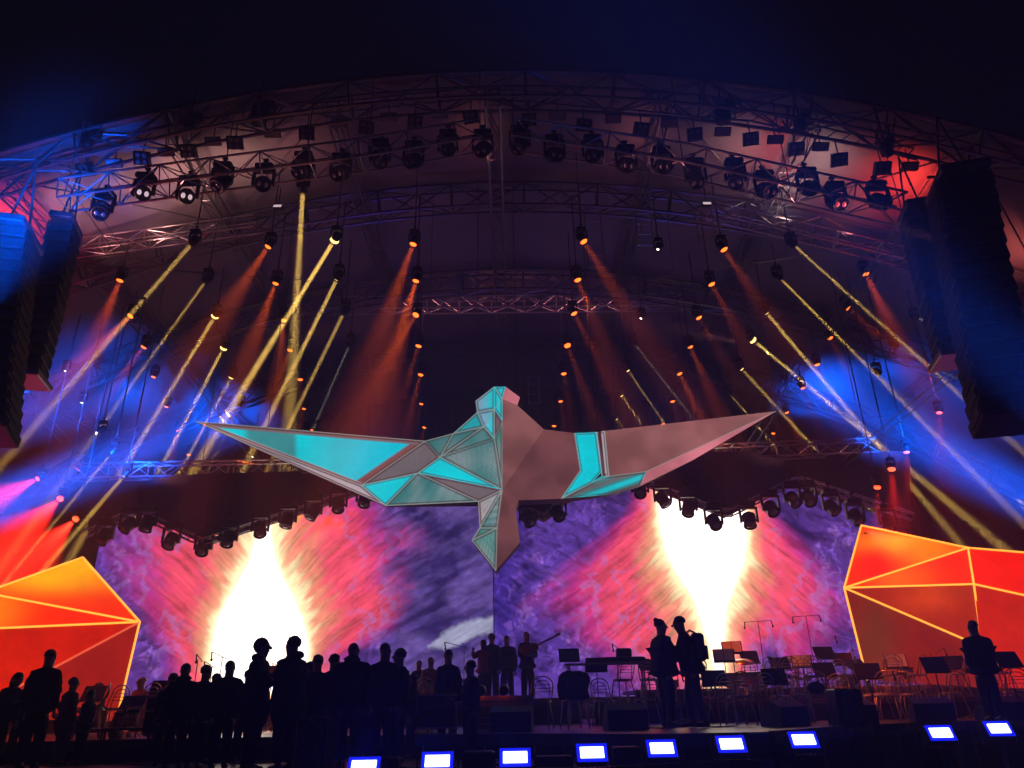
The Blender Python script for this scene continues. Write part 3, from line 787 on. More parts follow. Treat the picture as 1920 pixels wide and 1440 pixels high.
# (px, py, end px, end py, power, spread/cone, dy of the far end, lens)
rows = {
 ('yellow', 'in the far-left row of yellow lamps'): [(361,455,245,590,170,2.6,-1,.10),(386,527,262,700,100,2.6,-1,.09),(403,593,285,790,290,2.8,-1,.13),(419,653,300,880,330,2.6,-1,.13),(434,707,345,870,220,2.4,-1,.12),(449,760,420,820,60,2,0,.09)],
 ('yellow', 'in the left-centre row of yellow lamps'): [(568,355,556,560,330,5.5,0,.11),(627,450,480,690,520,3.4,-1,.14),(633,521,545,700,330,3,-1,.12),(645,586,575,730,200,2.4,0,.10),(655,647,630,705,30,2,0,.06)],
 ('yellow', 'in the low far-left row of yellow lamps'): [(187,808,130,850,25,2,0,.05),(209,850,60,1030,110,2.4,-1,.08),(233,892,80,1070,260,3,-1,.10)],
 ('yellow', 'in the far-right row of yellow lamps'): [(1488,459,1600,560,120,2,0,.08),(1462,521,1620,680,150,2.4,-.5,.09),(1436,585,1700,900,260,2.5,-1,.12),(1412,638,1860,1010,400,3.2,-1,.14),(1390,691,1600,920,190,2.6,-1,.11),(1369,740,1402,778,90,1.6,0,.08)],
 ('yellow', 'in the right-centre row of yellow lamps'): [(1190,645,1245,715,22,1.6,0,.06),(1177,694,1250,800,80,1.8,0,.09),(1165,741,1208,803,110,1.6,0,.10),(1155,785,1172,805,90,2,0,.10)],
 ('yellow', 'in the outer right yellow row'): [(1718,595,1745,606,25,4,0,.11),(1681,650,1830,730,22,1.8,0,.08),(1647,699,1670,720,8,2,0,.06)],
 ('orange', 'in the outermost left row of red lamps'): [(225,525,190,610,420,17,0,.11),(245,592,130,700,900,13,-1,.11),(270,650,222,715,320,15,0,.12),(288,706,280,725,60,15,0,.10),(312,762,300,790,60,15,0,.10),(334,807,325,850,120,18,0,.10),(354,852,345,880,70,18,0,.10),(368,895,362,910,50,18,0,.10)],
 ('orange', 'in the left-centre orange row'): [(503,462,448,545,420,16,0,.10),(517,531,487,610,480,15,0,.10),(532,600,528,640,260,15,0,.11),(544,656,518,720,200,14,0,.11),(563,711,562,760,120,10,0,.11),(570,766,555,820,70,12,0,.09),(585,806,580,820,20,12,0,.07)],
 ('orange', 'in the orange row left of the ridge'): [(775,457,745,540,560,13,0,.11),(780,526,758,600,700,15,0,.11),(780,590,700,720,420,11,-1,.12),(785,648,775,680,180,12,0,.12),(789,702,765,790,200,14,0,.12),(790,757,785,775,40,12,0,.09),(796,801,792,815,60,16,0,.11)],
 ('orange', 'in the orange row right of the ridge'): [(1094,452,1150,540,260,13,0,.12),(1083,524,1094,552,160,15,0,.12),(1076,587,1130,690,190,12,0,.12),(1064,648,1095,730,170,12,0,.13),(1057,700,1060,720,50,15,0,.12),(1051,752,1053,765,40,15,0,.10),(1039,798,1037,815,50,15,0,.11)],
 ('orange', 'in the right-centre orange row'): [(1357,467,1376,495,140,15,0,.12),(1334,532,1352,565,140,15,0,.12),(1310,595,1322,615,70,15,0,.12),(1294,650,1312,690,180,15,0,.11),(1274,700,1298,750,260,15,0,.12),(1261,752,1266,770,50,15,0,.11),(1242,795,1248,815,40,15,0,.10)],
 ('orange', 'in the outermost right row of red lamps'): [(1623,513,1660,590,420,15,0,.11),(1590,577,1620,605,120,15,0,.11),(1556,633,1570,660,70,15,0,.12),(1532,683,1540,705,50,15,0,.12),(1505,727,1512,745,50,15,0,.11),(1475,773,1490,805,150,15,0,.11),(1450,812,1451,840,120,12,0,.10),(1431,847,1433,865,50,12,0,.10)],
 ('red', 'in the low row above the left orange screen'): [(70,898,-20,940,900,34,-1,.10),(112,936,40,1000,1500,38,-1,.13),(141,974,60,1050,1500,40,-1,.13)],
 ('red', 'in the diagonal red row on the far right'): [(1818,720,1835,735,30,20,0,.12),(1761,774,1762,800,80,20,0,.12),(1700,848,1702,880,120,20,0,.12),(1672,881,1674,910,220,26,0,.14),(1645,915,1646,950,150,22,0,.13)],
}
LOW_ROWS = ('low far-left', 'low row above', 'diagonal red row')
LS = 1.0
for (kind, where), lst in rows.items():
    for i, (x, y, ex, ey, pw, an, dy, lr) in enumerate(lst):
        low = any(k in where for k in LOW_ROWS)
        p = P(x, y, 19.5) if low else Z(x, y, HZ)
        if 'outer right yellow' in where: p = P(x, y, 21)
        if p.y > 30.5: p = P(x, y, 30.5)
        if p.y < 13.6: p = P(x, y, 13.7)
        e = P(ex, ey, p.y+dy)
        if kind == 'yellow':
            e = P(ex, ey, p.y+.6)
            if not low and 'outer right' not in where:     # aimed upstage, passing behind the maskings
                k_ = (905-y)/(ey-y); e = P(x+(ex-x)*k_, 905, max(24.2, p.y+1.5))
        d = (e-p).normalized()
        col = {'yellow': YEL, 'orange': ORA, 'red': REDC}[kind]
        if 'outermost left' in where or 'outermost right' in where: col = (1, .09, .03)
        up = min(roof_z(p.x)-.8-p.z, 3.0)
        if low: up = roof_z(p.x)-.8-p.z
        nm = {'yellow': 'yellow beam lamp', 'orange': 'orange wash lamp', 'red': 'red wash lamp'}[kind]
        hung_lamp(p-d*.1, d, kind, f'{nm}, {ORD[i]} from top, {where[3:]}', where.replace('in the ', '').replace(' row', ' rows'), drop=up, lens=lr*(.86 if not low else .7), s=.72 if not low else .6)
        q = p+d*(lr*.8+.04)
        if kind == 'yellow': beamlight(q, d, YEL if pw > 30 else (1, .8, .6), pw*.21, an*.66, .11 if pw > 150 else .07)
        else: beamlight(q, d, col, pw*(24 if low else 21)*cone_share(an*1.15), an*1.3, .12)
# small unlit/white sparkle lamps
for i, (x, y, Y, lab) in enumerate([(1235, 463, 16, 'tiny white lamp hanging left of the upper right ladder'), (155, 750, 20, 'tiny white lamp over the left blue beams'), (124, 691, 20, 'tiniest white lamp near the left tower plate'), (475, 852, 24, 'tiny white lamp just below the left wing'), (1203, 593, 20, 'tiny white lamp under the straight deep truss')]):
    hung_lamp(P(x, y, Y), (P(x-20, y+60, Y)-P(x, y, Y)).normalized(), 'white', lab, 'tiny white lamps', drop=1.5, s=.6, lens=.035)

# ---- big moving heads under the front lighting truss
mh_px = [(190,395),(268,362),(350,368),(415,342),(493,345),(567,322),(638,325),(712,298),(775,302),(840,280),(905,280),(975,272),(1040,290),(1112,290),(1175,310),(1243,312),(1305,335),(1380,335),(1437,358),(1517,353),(1570,380),(1650,378)]
def twin_glass():
    b = MB()
    b.ell((0, 0, 0), (.045, .06, .03), 10, 6)
    return b
M['litglass'] = mat('pinkish lit glass', (.6, .5, .52), .2, em=(.75, .55, .6), es=.9, bump=0, var=.1)
M['redglass'] = mat('red reflection glow', (.6, .1, .1), .2, em=(.8, .08, .12), es=.6, bump=0, var=.1)  # red reflections on the lenses, put into the glass as emission
for i, (x, y) in enumerate(mh_px):
    p = P(x, y, 13.0+random.uniform(-.1, .1))
    d = Vector((random.uniform(-.35, .35), -.75+random.uniform(-.25, .5), -.8)).normalized()
    if i in (1, 2): d = (EYE-p).normalized()
    extra = 'with two pale lit lenses ' if i in (1, 2) else ('with two red reflections ' if i == 20 else '')
    t = hung_lamp(p, d, None, f'black moving head {extra}{ORD[i]} from the left under the front truss', 'moving heads under the front lighting truss', drop=0, s=1.15)
    q = aim_quat(d)
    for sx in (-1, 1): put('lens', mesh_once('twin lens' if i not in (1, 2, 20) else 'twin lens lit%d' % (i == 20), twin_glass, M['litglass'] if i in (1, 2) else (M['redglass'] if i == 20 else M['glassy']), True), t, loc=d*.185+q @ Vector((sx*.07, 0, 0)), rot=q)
# ---- four-cell blinders and pale panels on the bar
def blinder(p, label, tilt):
    t = empty('blinder', p, label, 'blinder', 'four-cell blinders on the upper bar'); R = Matrix.Rotation(tilt, 4, 'Z') @ Matrix.Rotation(math.radians(48), 4, 'X')
    q = R.to_quaternion()
    def hs():
        b = MB(); b.bevbox((0, .05, 0), (.32, .12, .32), .02)
        for sx in (-1, 1):
            b.bevbox((sx*.172, .02, 0), (.02, .18, .32), .004)
        return b
    def lp():
        b = MB(); b.lathe([(.02, .0), (.04, .0), (.055, .035), (.055, .05), (.02, .028)], 12, rot=Matrix.Rotation(PI/2, 3, 'X')); return b
    put('housing', mesh_once('blinder housing', hs, M['black']), t, rot=q)
    for a in (-1, 1):
        for c in (-1, 1):
            put('lamp_cell', mesh_once('blinder cell', lp, M['glassy'], True), t, loc=q @ Vector((a*.076, -.02, c*.076)), rot=q)
    b = MB(); b.tube((0, 0, .2), (0, 0, .62), .018, 6); b.build('clamp', M['steel'], t)
for i, (x, y) in enumerate(blind_px):
    blinder(P(x, y, 14.2), f'four-cell blinder, {ORD[i]} from the left on the upper bar', random.uniform(-.25, .25))
for i, (x, y) in enumerate(pan_px):
    p = P(x, y, 14.3); t = empty('panel_light', p, f'flat unlit panel light, {ORD[i]} from the left on the upper bar', 'panel light', 'flat panel lights on the upper bar')
    q = Matrix.Rotation(math.radians(45), 4, 'X').to_quaternion()
    def hs():
        b = MB(); b.bevbox((0, .04, 0), (.40, .07, .22), .01); return b
    def fc():
        b = MB(); b.bevbox((0, -.004, 0), (.36, .012, .18), .003); return b
    put('housing', mesh_once('panel housing', hs, M['black']), t, rot=q)
    put('face', mesh_once('panel face', fc, M['pale']), t, rot=q)
    b = MB(); b.tube((0, .03, .1), (0, .03, .55), .015, 6); b.build('clamp', M['steel'], t)
# clusters of cable and boxes hanging in the roof
M['cable'] = mat('black rubber cable', (.012, .012, .013), .6)
for i, (x, y, Y, lab) in enumerate([(1355, 215, 14.0, 'big hanging cluster of cables and boxes right of the ridge'), (485, 218, 14.0, 'hanging cluster of cables and hoists over the left lighting truss'), (162, 265, 13.8, 'hoist cluster at the left end of the roof arch'), (355, 235, 13.8, 'hoist and cable bundle left of the big left cluster'), (1500, 235, 13.8, 'hoist and cable bundle beside the white roof patch'), (1662, 280, 13.8, 'hoist cluster over the red lit roof patch')]):
    p = P(x, y, Y); t = empty('hoist_cluster', p, lab, 'hoist', 'hoists and cable bundles in the roof')
    k = 1.0 if i < 2 else .75
    b = MB(); b.bevbox((0, 0, 0), (.34*k, .28*k, .5*k), .04); b.bevbox((.2*k, .05, .35*k), (.3*k, .2, .3*k), .03); b.tube((0, 0, .2), (0, 0, 1.3), .02, 6); b.build('hoist', M['black'], t)
    b = MB()
    for c in range(9):
        a0 = Vector((random.uniform(-.25, .25)*k, random.uniform(-.1, .1), random.uniform(.2, .6))); a1 = Vector((random.uniform(-.6, .6)*k, random.uniform(-.1, .1), random.uniform(.1, .9)))
        b.path([a0, a0.lerp(a1, .3)+Vector((0, 0, -.35*k)), a0.lerp(a1, .7)+Vector((0, 0, -.4*k)), a1], .018, 5)
    b.build('cable_bundle', M['cable'], t)
# ---- moving heads under the maskings
zh = [(195,1000,'L'),(240,978,'L'),(276,976,'L'),(320,1008,'L'),(381,1020,'L'),(428,1004,'L'),(487,986,'L'),(539,969,'L'),(587,954,'L'),(634,940,'L'),(684,930,'L'),
      (990,966,'C'),(1046,956,'C'),(1200,913,'R'),(1243,930,'R'),(1291,947,'R'),(1339,972,'R'),(1405,969,'R'),(1446,947,'R'),(1487,930,'R'),(1516,928,'R'),(1560,945,'R'),(1605,963,'R'),(1665,974,'R')]
cnt = {}
for x, y, g in zh:
    i = cnt.get(g, 0); cnt[g] = i+1
    p = P(x, y+7, 21.0); d = Vector((random.uniform(-.4, .4), random.uniform(-.9, -.2), -.8)).normalized()
    side = {'L': 'left zigzag masking', 'C': 'small centre masking', 'R': 'right zigzag masking'}[g]
    t = hung_lamp(p, d, None, f'round black moving head, {ORD[i]} from the left under the {side}', 'moving heads under the zigzag maskings', drop=0, s=1.25)
    put('lens', mesh_once('dark lens', f_lens(.12), M['glassy'], True), t, loc=d*.155, rot=aim_quat(d))
# ---- footlights along the stage front
fl = [(682,1437),(820,1427),(966,1420),(1110,1411),(1241,1403),(1371,1395),(1507,1387),(1764,1374),(1873,1366)]
fy = [9.5, 9.6, 9.75, 9.95, 10.2, 10.45, 10.75, 11.35, 11.65]
M['floodhalo'] = glow('blue diffuser rim', (.006, .012, 1), 1.05); M['flood'] = glow('white blue flood face', (.30, .36, 1), 9); M['flood'].cycles.emission_sampling = 'AUTO'  # blue rim glow stands for the halo in the air
for i, ((x, y), Y) in enumerate(zip(fl, fy)):
    p = P(x, y, Y); t = empty('footlight', p, f'glaring blue-white LED footlight, {ORD[i]} from the left at the stage front', 'footlight', 'LED footlights along the stage front')
    az = math.atan2(p.x, p.y)*.0; q = (Matrix.Rotation(math.radians(-34), 4, 'X')).to_quaternion()
    q = (Matrix.Rotation(az, 4, 'Z') @ Matrix.Rotation(math.radians(-30), 4, 'X')).to_quaternion()
    b = MB(); b.bevbox((0, .07, 0), (.38, .13, .225), .02)
    for k in range(7): b.box((-.18+.06*k, .15, 0), (.012, .05, .22))
    put('housing', mesh_once('flood housing', lambda: b, M['black']), t, rot=q)
    def ff():
        b = MB(); b.bevbox((0, -.005, 0), (.285, .012, .135), .003); return b
    put('face', mesh_once('flood face', ff, M['flood']), t, rot=q)
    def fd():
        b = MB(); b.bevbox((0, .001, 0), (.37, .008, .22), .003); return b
    put('halo', mesh_once('flood diffuser', fd, M['floodhalo']), t, rot=q)  # glowing plate behind the face, drawn as the lamp's blue halo
    b = MB(); h = p.z
    for sx in (-.24, .24): b.bevbox((sx, .05, -.06), (.015, .05, .24), .003)
    b.bevbox((0, .05, -.19), (.5, .06, .02), .004); b.tube((0, .05, -.2), (0, .05, -h+.02), .025, 6); b.bevbox((0, .05, -h+.015), (.4, .4, .03), .005)
    b.build('stand', M['black'], t)
    spot(p+Vector((0, -.05, .02)), p+Vector((0, -3, 2.2)), (.005, .02, 1), 70, 150, 1, .15)
# ---- blue side beams: lamps on the two towers outside the picture
BL = (.0, .10, 1.0)
blues = [  # source px, Y, target px, Y, power, cone
 (2130, 1030, 11.8, 1480, 705, 33, 11000, 8), (2130, 880, 12.2, 1560, 660, 33, 2600, 5),
 (1990, 760, 9.0, 1810, 600, 9.2, 150, 26), (2100, 840, 12.4, 1620, 720, 33, 700, 16), (-170, 1010, 11.8, 450, 770, 33, 13000, 8),
 (-160, 850, 12.2, 330, 720, 33, 4500, 6), (-70, 530, 7.6, 110, 330, 12.6, 520, 17), (-150, 760, 12.4, 330, 710, 33, 1100, 18)]
for i, (x, y, Y, tx, ty, tY, pw, an) in enumerate(blues):
    p, q = P(x, y, Y), P(tx, ty, tY); beamlight(p, (q-p).normalized(), BL, pw*23*cone_share(an*1.2), an*1.25, .9)
# ---- roof uplights (added spots without fixtures, lighting patches of the fabric)
ups = [((150, 300), (1, .45, .50), 26), ((260, 268), (1, .46, .44), 24), ((350, 246), (1, .48, .42), 30), ((450, 228), (1, .50, .42), 22), ((560, 205), (1, .35, .35), 7), ((905, 160), (1, .28, .25), 5), ((1205, 178), (1, .30, .28), 8),
       ((1380, 225), (1, .52, .45), 13), ((1450, 215), (1, .08, .08), 22), ((1530, 290), (1, .66, .58), 20), ((1560, 240), (1, .46, .40), 10), ((1690, 275), (1, .05, .04), 60), ((1740, 300), (1, .05, .04), 60), ((30, 290), (1, .04, .03), 130), ((1880, 380), (1, .18, .15), 30), ((1480, 400), (1, .62, .55), 18), ((1600, 420), (1, .3, .35), 10), ((290, 440), (1, .45, .42), 14), ((200, 420), (1, .35, .35), 10)]
for (x, y), c, pw in ups:      # unseen added spots between the arch and the fabric, shining onto the fabric
    Y = 15.6 if y < 330 else 17.0
    q = P(x, y, Y); up = Vector((q.x, q.y, roof_z(q.x)+.1)); low_ = Vector((q.x, q.y+.2, roof_z(q.x)-1.1))
    spot(low_, up+Vector((0, .5, 0)), c, pw*6.5, 118, 1, .12, 'added_fill')
spot(P(900, 600, 16), P(915, 260, 20), (1, .2, .34), 2, 120, 1, .3, 'added_fill')  # added pink fill under the roof, no fixture
spot((-4, 20, 8), P(840, 420, 24), (.02, .04, 1), 260, 140, 1, .3, 'added_fill')  # added blue fill, left, tinting the haze above the bird
spot((4.5, 20, 8), P(1100, 420, 24), (.02, .04, 1), 260, 140, 1, .3, 'added_fill')  # added blue fill, right, tinting the haze above the bird
spot((0, 5, 3), (0, 13, 13.6), (1, .40, .50), 25, 110, 1, .3, 'added_fill')  # added front fill to brighten the front truss
spot(P(900, 700, 20.5), P(920, 570, 24), (1, .35, .5), 12, 120, 1, .2, 'added_fill')  # added fill to bring out the straight deep truss
graze = [((60, 420), 12.7, (700, 290), 13.0, 26, 5), ((830, 330), 12.4, (420, 325), 13.0, 22, 3), ((1000, 330), 12.4, (1350, 318), 13.0, 24, 3), ((1760, 450), 12.7, (1280, 300), 13.0, 26, 5),
         ((500, 640), 23.4, (920, 570), 24, 20, 4), ((1380, 640), 23.4, (1000, 568), 24, 20, 4), ((80, 900), 21.6, (560, 876), 22, 16, 2.5), ((1700, 850), 21.6, (1330, 845), 22, 16, 2.5), ((60, 380), 13.4, (640, 170), 14, 24, 7), ((1850, 420), 13.4, (1240, 175), 14, 24, 5)]
for (x, y), Y, (tx, ty), tY, an, pw in graze:  # added lamps without fixtures, grazing the trusses to make them show
    p, q = P(x, y, Y), P(tx, ty, tY); beamlight(p, (q-p).normalized(), (1, .32, .30), pw*(.5 if Y < 13.1 else (.10 if Y < 20 else (1.6 if Y > 23 else .5))), an, .15)
# ================================================================ line arrays and towers
def line_array(name, pts, cab_w, cab_d, n, label, plate=None):
    """pts: world polyline of the hang, top to bottom"""
    pts = [Vector(p) for p in pts]; t = wempty(name, pts[0], label, 'loudspeaker array', 'loudspeaker arrays beside the stage')
    L = [0]
    for a, c in zip(pts[:-1], pts[1:]): L.append(L[-1]+(c-a).length)
    P2 = []
    for k in range(n+1):
        s = L[-1]*k/n; i = min(len(pts)-2, max(0, int(np.searchsorted(L, s, side='right'))-1)); P2.append(pts[i].lerp(pts[i+1], (s-L[i])/(L[i+1]-L[i])))
    tw = math.atan2(-pts[0].x, pts[0].y+8)*.6
    for k in range(n):
        a, c = P2[k], P2[k+1]; m = (a+c)/2; h = (c-a).length
        til = math.atan2(c.y-a.y, a.z-c.z)
        R = Matrix.Rotation(tw, 3, 'Z') @ Matrix.Rotation(-til, 3, 'X')
        b = MB(); b.bevbox(m, (cab_w, cab_d, h*.94), .02, R)
        for sx in (-1, 1): b.bevbox(m+R @ Vector((sx*(cab_w/2+.012), -.05, 0)), (.02, cab_d*.7, h*.5), .004, R)
        o = b.build('cabinet', M['black'], t)
        g = MB(); g.bevbox(m+R @ Vector((0, -cab_d/2-.012, 0)), (cab_w*.94, .02, h*.84), .005, R)
        for q in (-.33, 0, .33): g.bevbox(m+R @ Vector((q*cab_w, -cab_d/2-.03, 0)), (.03, .02, h*.8), .004, R)
        g.build('grille', M['steel'], o)
    b = MB(); R = Matrix.Rotation(tw, 3, 'Z'); b.bevbox(P2[0]+Vector((0, 0, .12)), (cab_w*.9, cab_d*1.4, .14), .02, R)
    for sx in (-.3, .3): b.tube(P2[0]+R @ Vector((sx*cab_w, 0, .18)), (P2[0].x, P2[0].y, P2[0].z+1.6), .02, 6)
    b.build('flying_frame', M['steel'], t)
    if plate: b = MB(); b.bevbox(P2[-1]+Vector((0, 0, -.07)), (cab_w*1.25, cab_d*1.5, .14), .02, R); b.build('bottom_plate', M['pale'], t)
    return t
line_array('line_array', [P(1798, 352, 10.6), P(1820, 480, 10.7), P(1850, 620, 10.9), P(1888, 800, 11.3)], .88, .75, 15, 'huge black main loudspeaker array hanging on the right', None)
line_array('line_array', [P(1716, 405, 13.2), P(1745, 520, 13.3), P(1784, 668, 13.6)], .55, .6, 13, 'slim inner loudspeaker array on the right with a pinkish bottom plate', 1)
line_array('line_array', [P(26, 450, 10.8), P(12, 540, 10.9), P(-8, 700, 11.2), P(-18, 820, 11.4)], .66, .8, 16, 'black main loudspeaker array hanging at the left picture edge', None)
line_array('line_array', [P(122, 430, 13.2), P(98, 540, 13.3), P(55, 705, 13.6)], .5, .6, 13, 'slim inner loudspeaker array on the left with a purple lit bottom plate', 1)
# end shackle on the right cable and the white rigging bits
for (x, y, Y, lab) in [(1325, 381, 13.0, 'small bright white rigging lamp below the front truss on the right'), (521, 386, 13.0, 'small white rigging lamp below the front truss on the left')]:
    p = P(x, y, Y); t = empty('work_light', p, lab, 'lamp', 'small work lights')
    b = MB(); b.bevbox((0, .03, 0), (.2, .08, .13), .015); b.tube((0, .03, .06), (0, .03, .5), .012, 5); b.build('housing', M['black'], t)
    b = MB(); b.bevbox((0, -.02, -.01), (.17, .015, .10), .004, Matrix.Rotation(-.5, 3, 'X')); b.build('face', M['litglass'], t)
# guy cables
cabs = [(1745, 332, 12.5, 1560, 610, 22, 'right'), (1690, 410, 14, 1380, 860, 24, 'right'), (1800, 680, 14, 1530, 905, 24, 'right'), (250, 560, 16, 470, 860, 24, 'left'), (95, 300, 13, 330, 640, 20, 'left'), (30, 735, 16, 150, 870, 22, 'left')]
for i, (x, y, Y, x2, y2, Y2, sd) in enumerate(cabs):
    a, c = P(x, y, Y), P(x2, y2, Y2)
    b = MB(); b.tube(a, c, .014, 5); b.tube(a+Vector((.25, 0, .0)), c+Vector((.3, .1, 0)), .014, 5)
    for f in (.0, 1.0): b.bevbox(a.lerp(c, f)+Vector((.13, 0, 0)), (.4, .05, .05), .01)
    o = b.build('guy_cable', M['steel']); tag(o, f'pair of steel guy cables on the {sd} side, {ORD[i % 3]} from the top', 'cable', 'guy cable pairs')
# side roof legs
for sx, lab in ((-1, 'left'), (1, 'right')):
    t = wempty('roof_tower', (sx*17.4, 15.4, 0), f'tall lattice tower carrying the {lab} end of the roof', 'tower', 'lattice roof towers')
    ch, la = box_truss([(sx*17.4, 15.4, 0), (sx*17.4, 15.4, 10.8)], .7, .7, .8, r=.04, rd=.02); ch.build('chord', M['alu'], t); la.build('lattice', M['alu'], t)
# ================================================================ people
def skin_mesh(name, verts, edges, radii, root, m, parent, sub=2, extra=None, noise=0):
    """one continuous surface grown over a skeleton with the Skin modifier"""
    me = bpy.data.meshes.new('skeleton'); me.from_pydata(verts, edges, []); o = bpy.data.objects.new('skeleton', me); COL.objects.link(o)
    md = o.modifiers.new('s', 'SKIN'); md.use_smooth_shade = True; md.branch_smoothing = .6
    if not me.skin_vertices:
        me.skin_vertices.new() if hasattr(me.skin_vertices, 'new') else None
    sv = me.skin_vertices[0].data
    for i, r in enumerate(radii): sv[i].radius = r if isinstance(r, tuple) else (r, r); sv[i].use_root = (i == root)
    if sub: s2 = o.modifiers.new('u', 'SUBSURF'); s2.levels = sub; s2.render_levels = sub
    dg = bpy.context.evaluated_depsgraph_get(); dg.update()
    nm = bpy.data.meshes.new_from_object(o.evaluated_get(dg)); bpy.data.objects.remove(o); bpy.data.meshes.remove(me)
    b = MB(); b.v = [tuple(v.co) for v in nm.vertices]; b.f = [tuple(p.vertices) for p in nm.polygons]; bpy.data.meshes.remove(nm)
    if extra:
        n = len(b.v); b.v += extra.v; b.f += [tuple(i+n for i in f) for f in extra.f]
    if noise:
        for k, v in enumerate(b.v):
            t = math.sin(v[2]*31+v[0]*13)*math.cos(v[1]*27+v[2]*9)+.5*math.sin(v[2]*63+v[0]*41+v[1]*20); b.v[k] = (v[0]+t*noise, v[1]+t*noise*.8, v[2])
    return b.build(name, m, parent, smooth=True)
ARMS = {  # (elbow, wrist) offsets from the shoulder for side +1, units of body height; x outward, y forward
 'down': ((.022, -.01, -.175), (.022, .035, -.32)), 'pocket': ((.04, -.035, -.165), (.015, .03, -.27)),
 'phone': ((.03, .02, -.165), (-.04, .14, -.12)), 'gesture': ((.03, .03, -.165), (.0, .17, -.19)),
 'fold': ((.035, .03, -.16), (-.09, .09, -.15)), 'reach': ((.03, .10, -.12), (.0, .27, -.11)), 'up': ((.06, .06, -.09), (.03, .13, .03)), 'hip': ((.055, -.03, -.165), (.0, .05, -.27))}
def person(px, head_y, Y, floor, rz, label, arms=('down', 'down'), sit=False, lean=0, coat='dark1', legs='dark1', skin='skin', hair='hair', style='short', long_coat=False, hood=None, scale_h=None, group=None, stride=.0, bulk=1.0, head_turn=0):
    top = P(px, head_y, Y); H = top.z-floor if scale_h is None else scale_h
    h = H if not sit else scale_h or 1.7
    seat = .27 if sit else .525
    base_z = floor
    if sit: base_z = floor; 
    t = empty('person', (top.x, Y, base_z), label, 'person', group, rz)
    if sit: off = (top.z-floor)-h*(.997-.255)   # vertical correction so the head is where it belongs
    else: off = 0
    def V(x, y, z): return Vector((x*h, y*h, z*h))
    dz = -.255 if sit else 0
    def L(y, z):   # leaning forward about the hips
        z0 = .53+dz; return (y+math.sin(lean)*(z-z0), z0+(z-z0)*math.cos(lean))
    ver, rad, edg = [], [], []
    def nv(p, r, link=None):
        ver.append(tuple(p)); rad.append(r); i = len(ver)-1
        if link is not None: edg.append((link, i))
        return i
    def tor(x, y, z): yy, zz = L(y, z); return V(x, yy, zz)
    pel = nv(tor(0, 0, .53+dz), (.072*h*bulk, .058*h*bulk)); bel = nv(tor(0, 0, .61+dz), (.066*h*bulk, .052*h*bulk), pel)
    che = nv(tor(0, .004, .70+dz), (.080*h*bulk, .058*h*bulk), bel); uc = nv(tor(0, -.004, .78+dz), (.078*h*bulk, .054*h*bulk), che)
    nk = nv(tor(0, -.002, .838+dz), .042*h, uc)
    hb = nv(tor(0, .012, .880+dz), (.046*h, .052*h), nk); hd = nv(tor(0, .014, .93+dz), (.050*h, .062*h), hb); tp = nv(tor(0, .006, .972+dz), (.042*h, .052*h), hd)
    J = {}
    for s_, am in zip((-1, 1), arms):
        e, wv = ARMS[am]
        shp = tor(s_*.095*bulk**.7, -.004, .795+dz); sh = nv(shp, .036*h, uc)
        ep = shp+V(s_*e[0], e[1], e[2]); wp = shp+V(s_*wv[0], wv[1], wv[2])
        el = nv(ep, .026*h, sh); mid_ = nv(ep.lerp(wp, .4), .024*h, el); wr = nv(wp, .0155*h, mid_)
        hd_ = (wp-ep).normalized(); pp = wp+hd_*.040*h; pl = nv(pp, (.022*h, .012*h), wr)
        J['sh', s_], J['el', s_], J['wr', s_], J['dir', s_], J['palm', s_] = shp, ep, wp, hd_, pp
        if sit: kn = V(s_*.06, .235, .285); an = V(s_*.065, .25, .045); hpj = V(s_*.05, .02, .27)
        else:
            st = stride*s_; hpj = V(s_*.048, 0, .50); kn = V(s_*.056, .012+st*.5, .285); an = V(s_*.062, -.01+st, .045)
        hp = nv(hpj, .052*h, pel); k_ = nv(hpj.lerp(kn, .5), .045*h, hp); k1 = nv(kn, .034*h, k_); cf = nv(kn.lerp(an, .35), .033*h, k1); a_ = nv(an, .021*h, cf)
        toe = nv(an+V(0, .075, -.022), (.022*h, .016*h), a_)
        J['hip', s_], J['kn', s_], J['an', s_] = hpj, kn, an
    ex = MB()   # nose, ears, eyes, fingers merged into the body surface mesh
    fc = tor(0, .014, .93+dz); Rl = Matrix.Rotation(-lean, 3, 'X')
    ex.ell(fc+Rl @ V(0, .062, -.012), (.007*h, .013*h, .013*h), 8, 6)
    ex.ell(fc+Rl @ V(0, .047, -.036), (.018*h, .012*h, .006*h), 8, 5)
    for s_ in (-1, 1):
        ex.ell(fc+Rl @ V(s_*.047, -.002, -.006), (.006*h, .012*h, .018*h), 8, 6); ex.ell(fc+Rl @ V(s_*.018, .050, .004), (.008*h, .006*h, .005*h), 8, 5)
        d = J['dir', s_]; pp = J['palm', s_]; side = Vector((0, 0, 1)).cross(d)
        if side.length < .2: side = Vector((0, 1, 0))
        side.normalize(); curl = d.cross(side).normalized()*(1 if s_ > 0 else -1)
        if curl.x*s_ > 0: curl = -curl
        for f, (o_, ln) in enumerate(((-.016, .036), (-.006, .044), (.005, .041), (.015, .032))):
            a0 = pp+side*o_*h; a1 = a0+d*ln*h*.55+curl*.006*h; a2 = a1+d*ln*h*.35+curl*.016*h
            ex.path([a0, a1, a2], [.0062*h, .0055*h, .004*h], 6)
        t0 = pp-d*.015*h-side*.017*h; ex.path([t0, t0-side*.014*h+d*.014*h, t0-side*.016*h+d*.032*h+curl*.006*h], [.0075*h, .0065*h, .0045*h], 6)
    if off: ver = [(v[0], v[1], v[2]+off) for v in ver]; ex.v = [(v[0], v[1], v[2]+off) for v in ex.v]
    body = skin_mesh('body', ver, edg, rad, 0, M[skin], t, 2, ex)
    O = Vector((0, 0, off))
    # jacket
    ver2, rad2, edg2 = [], [], []
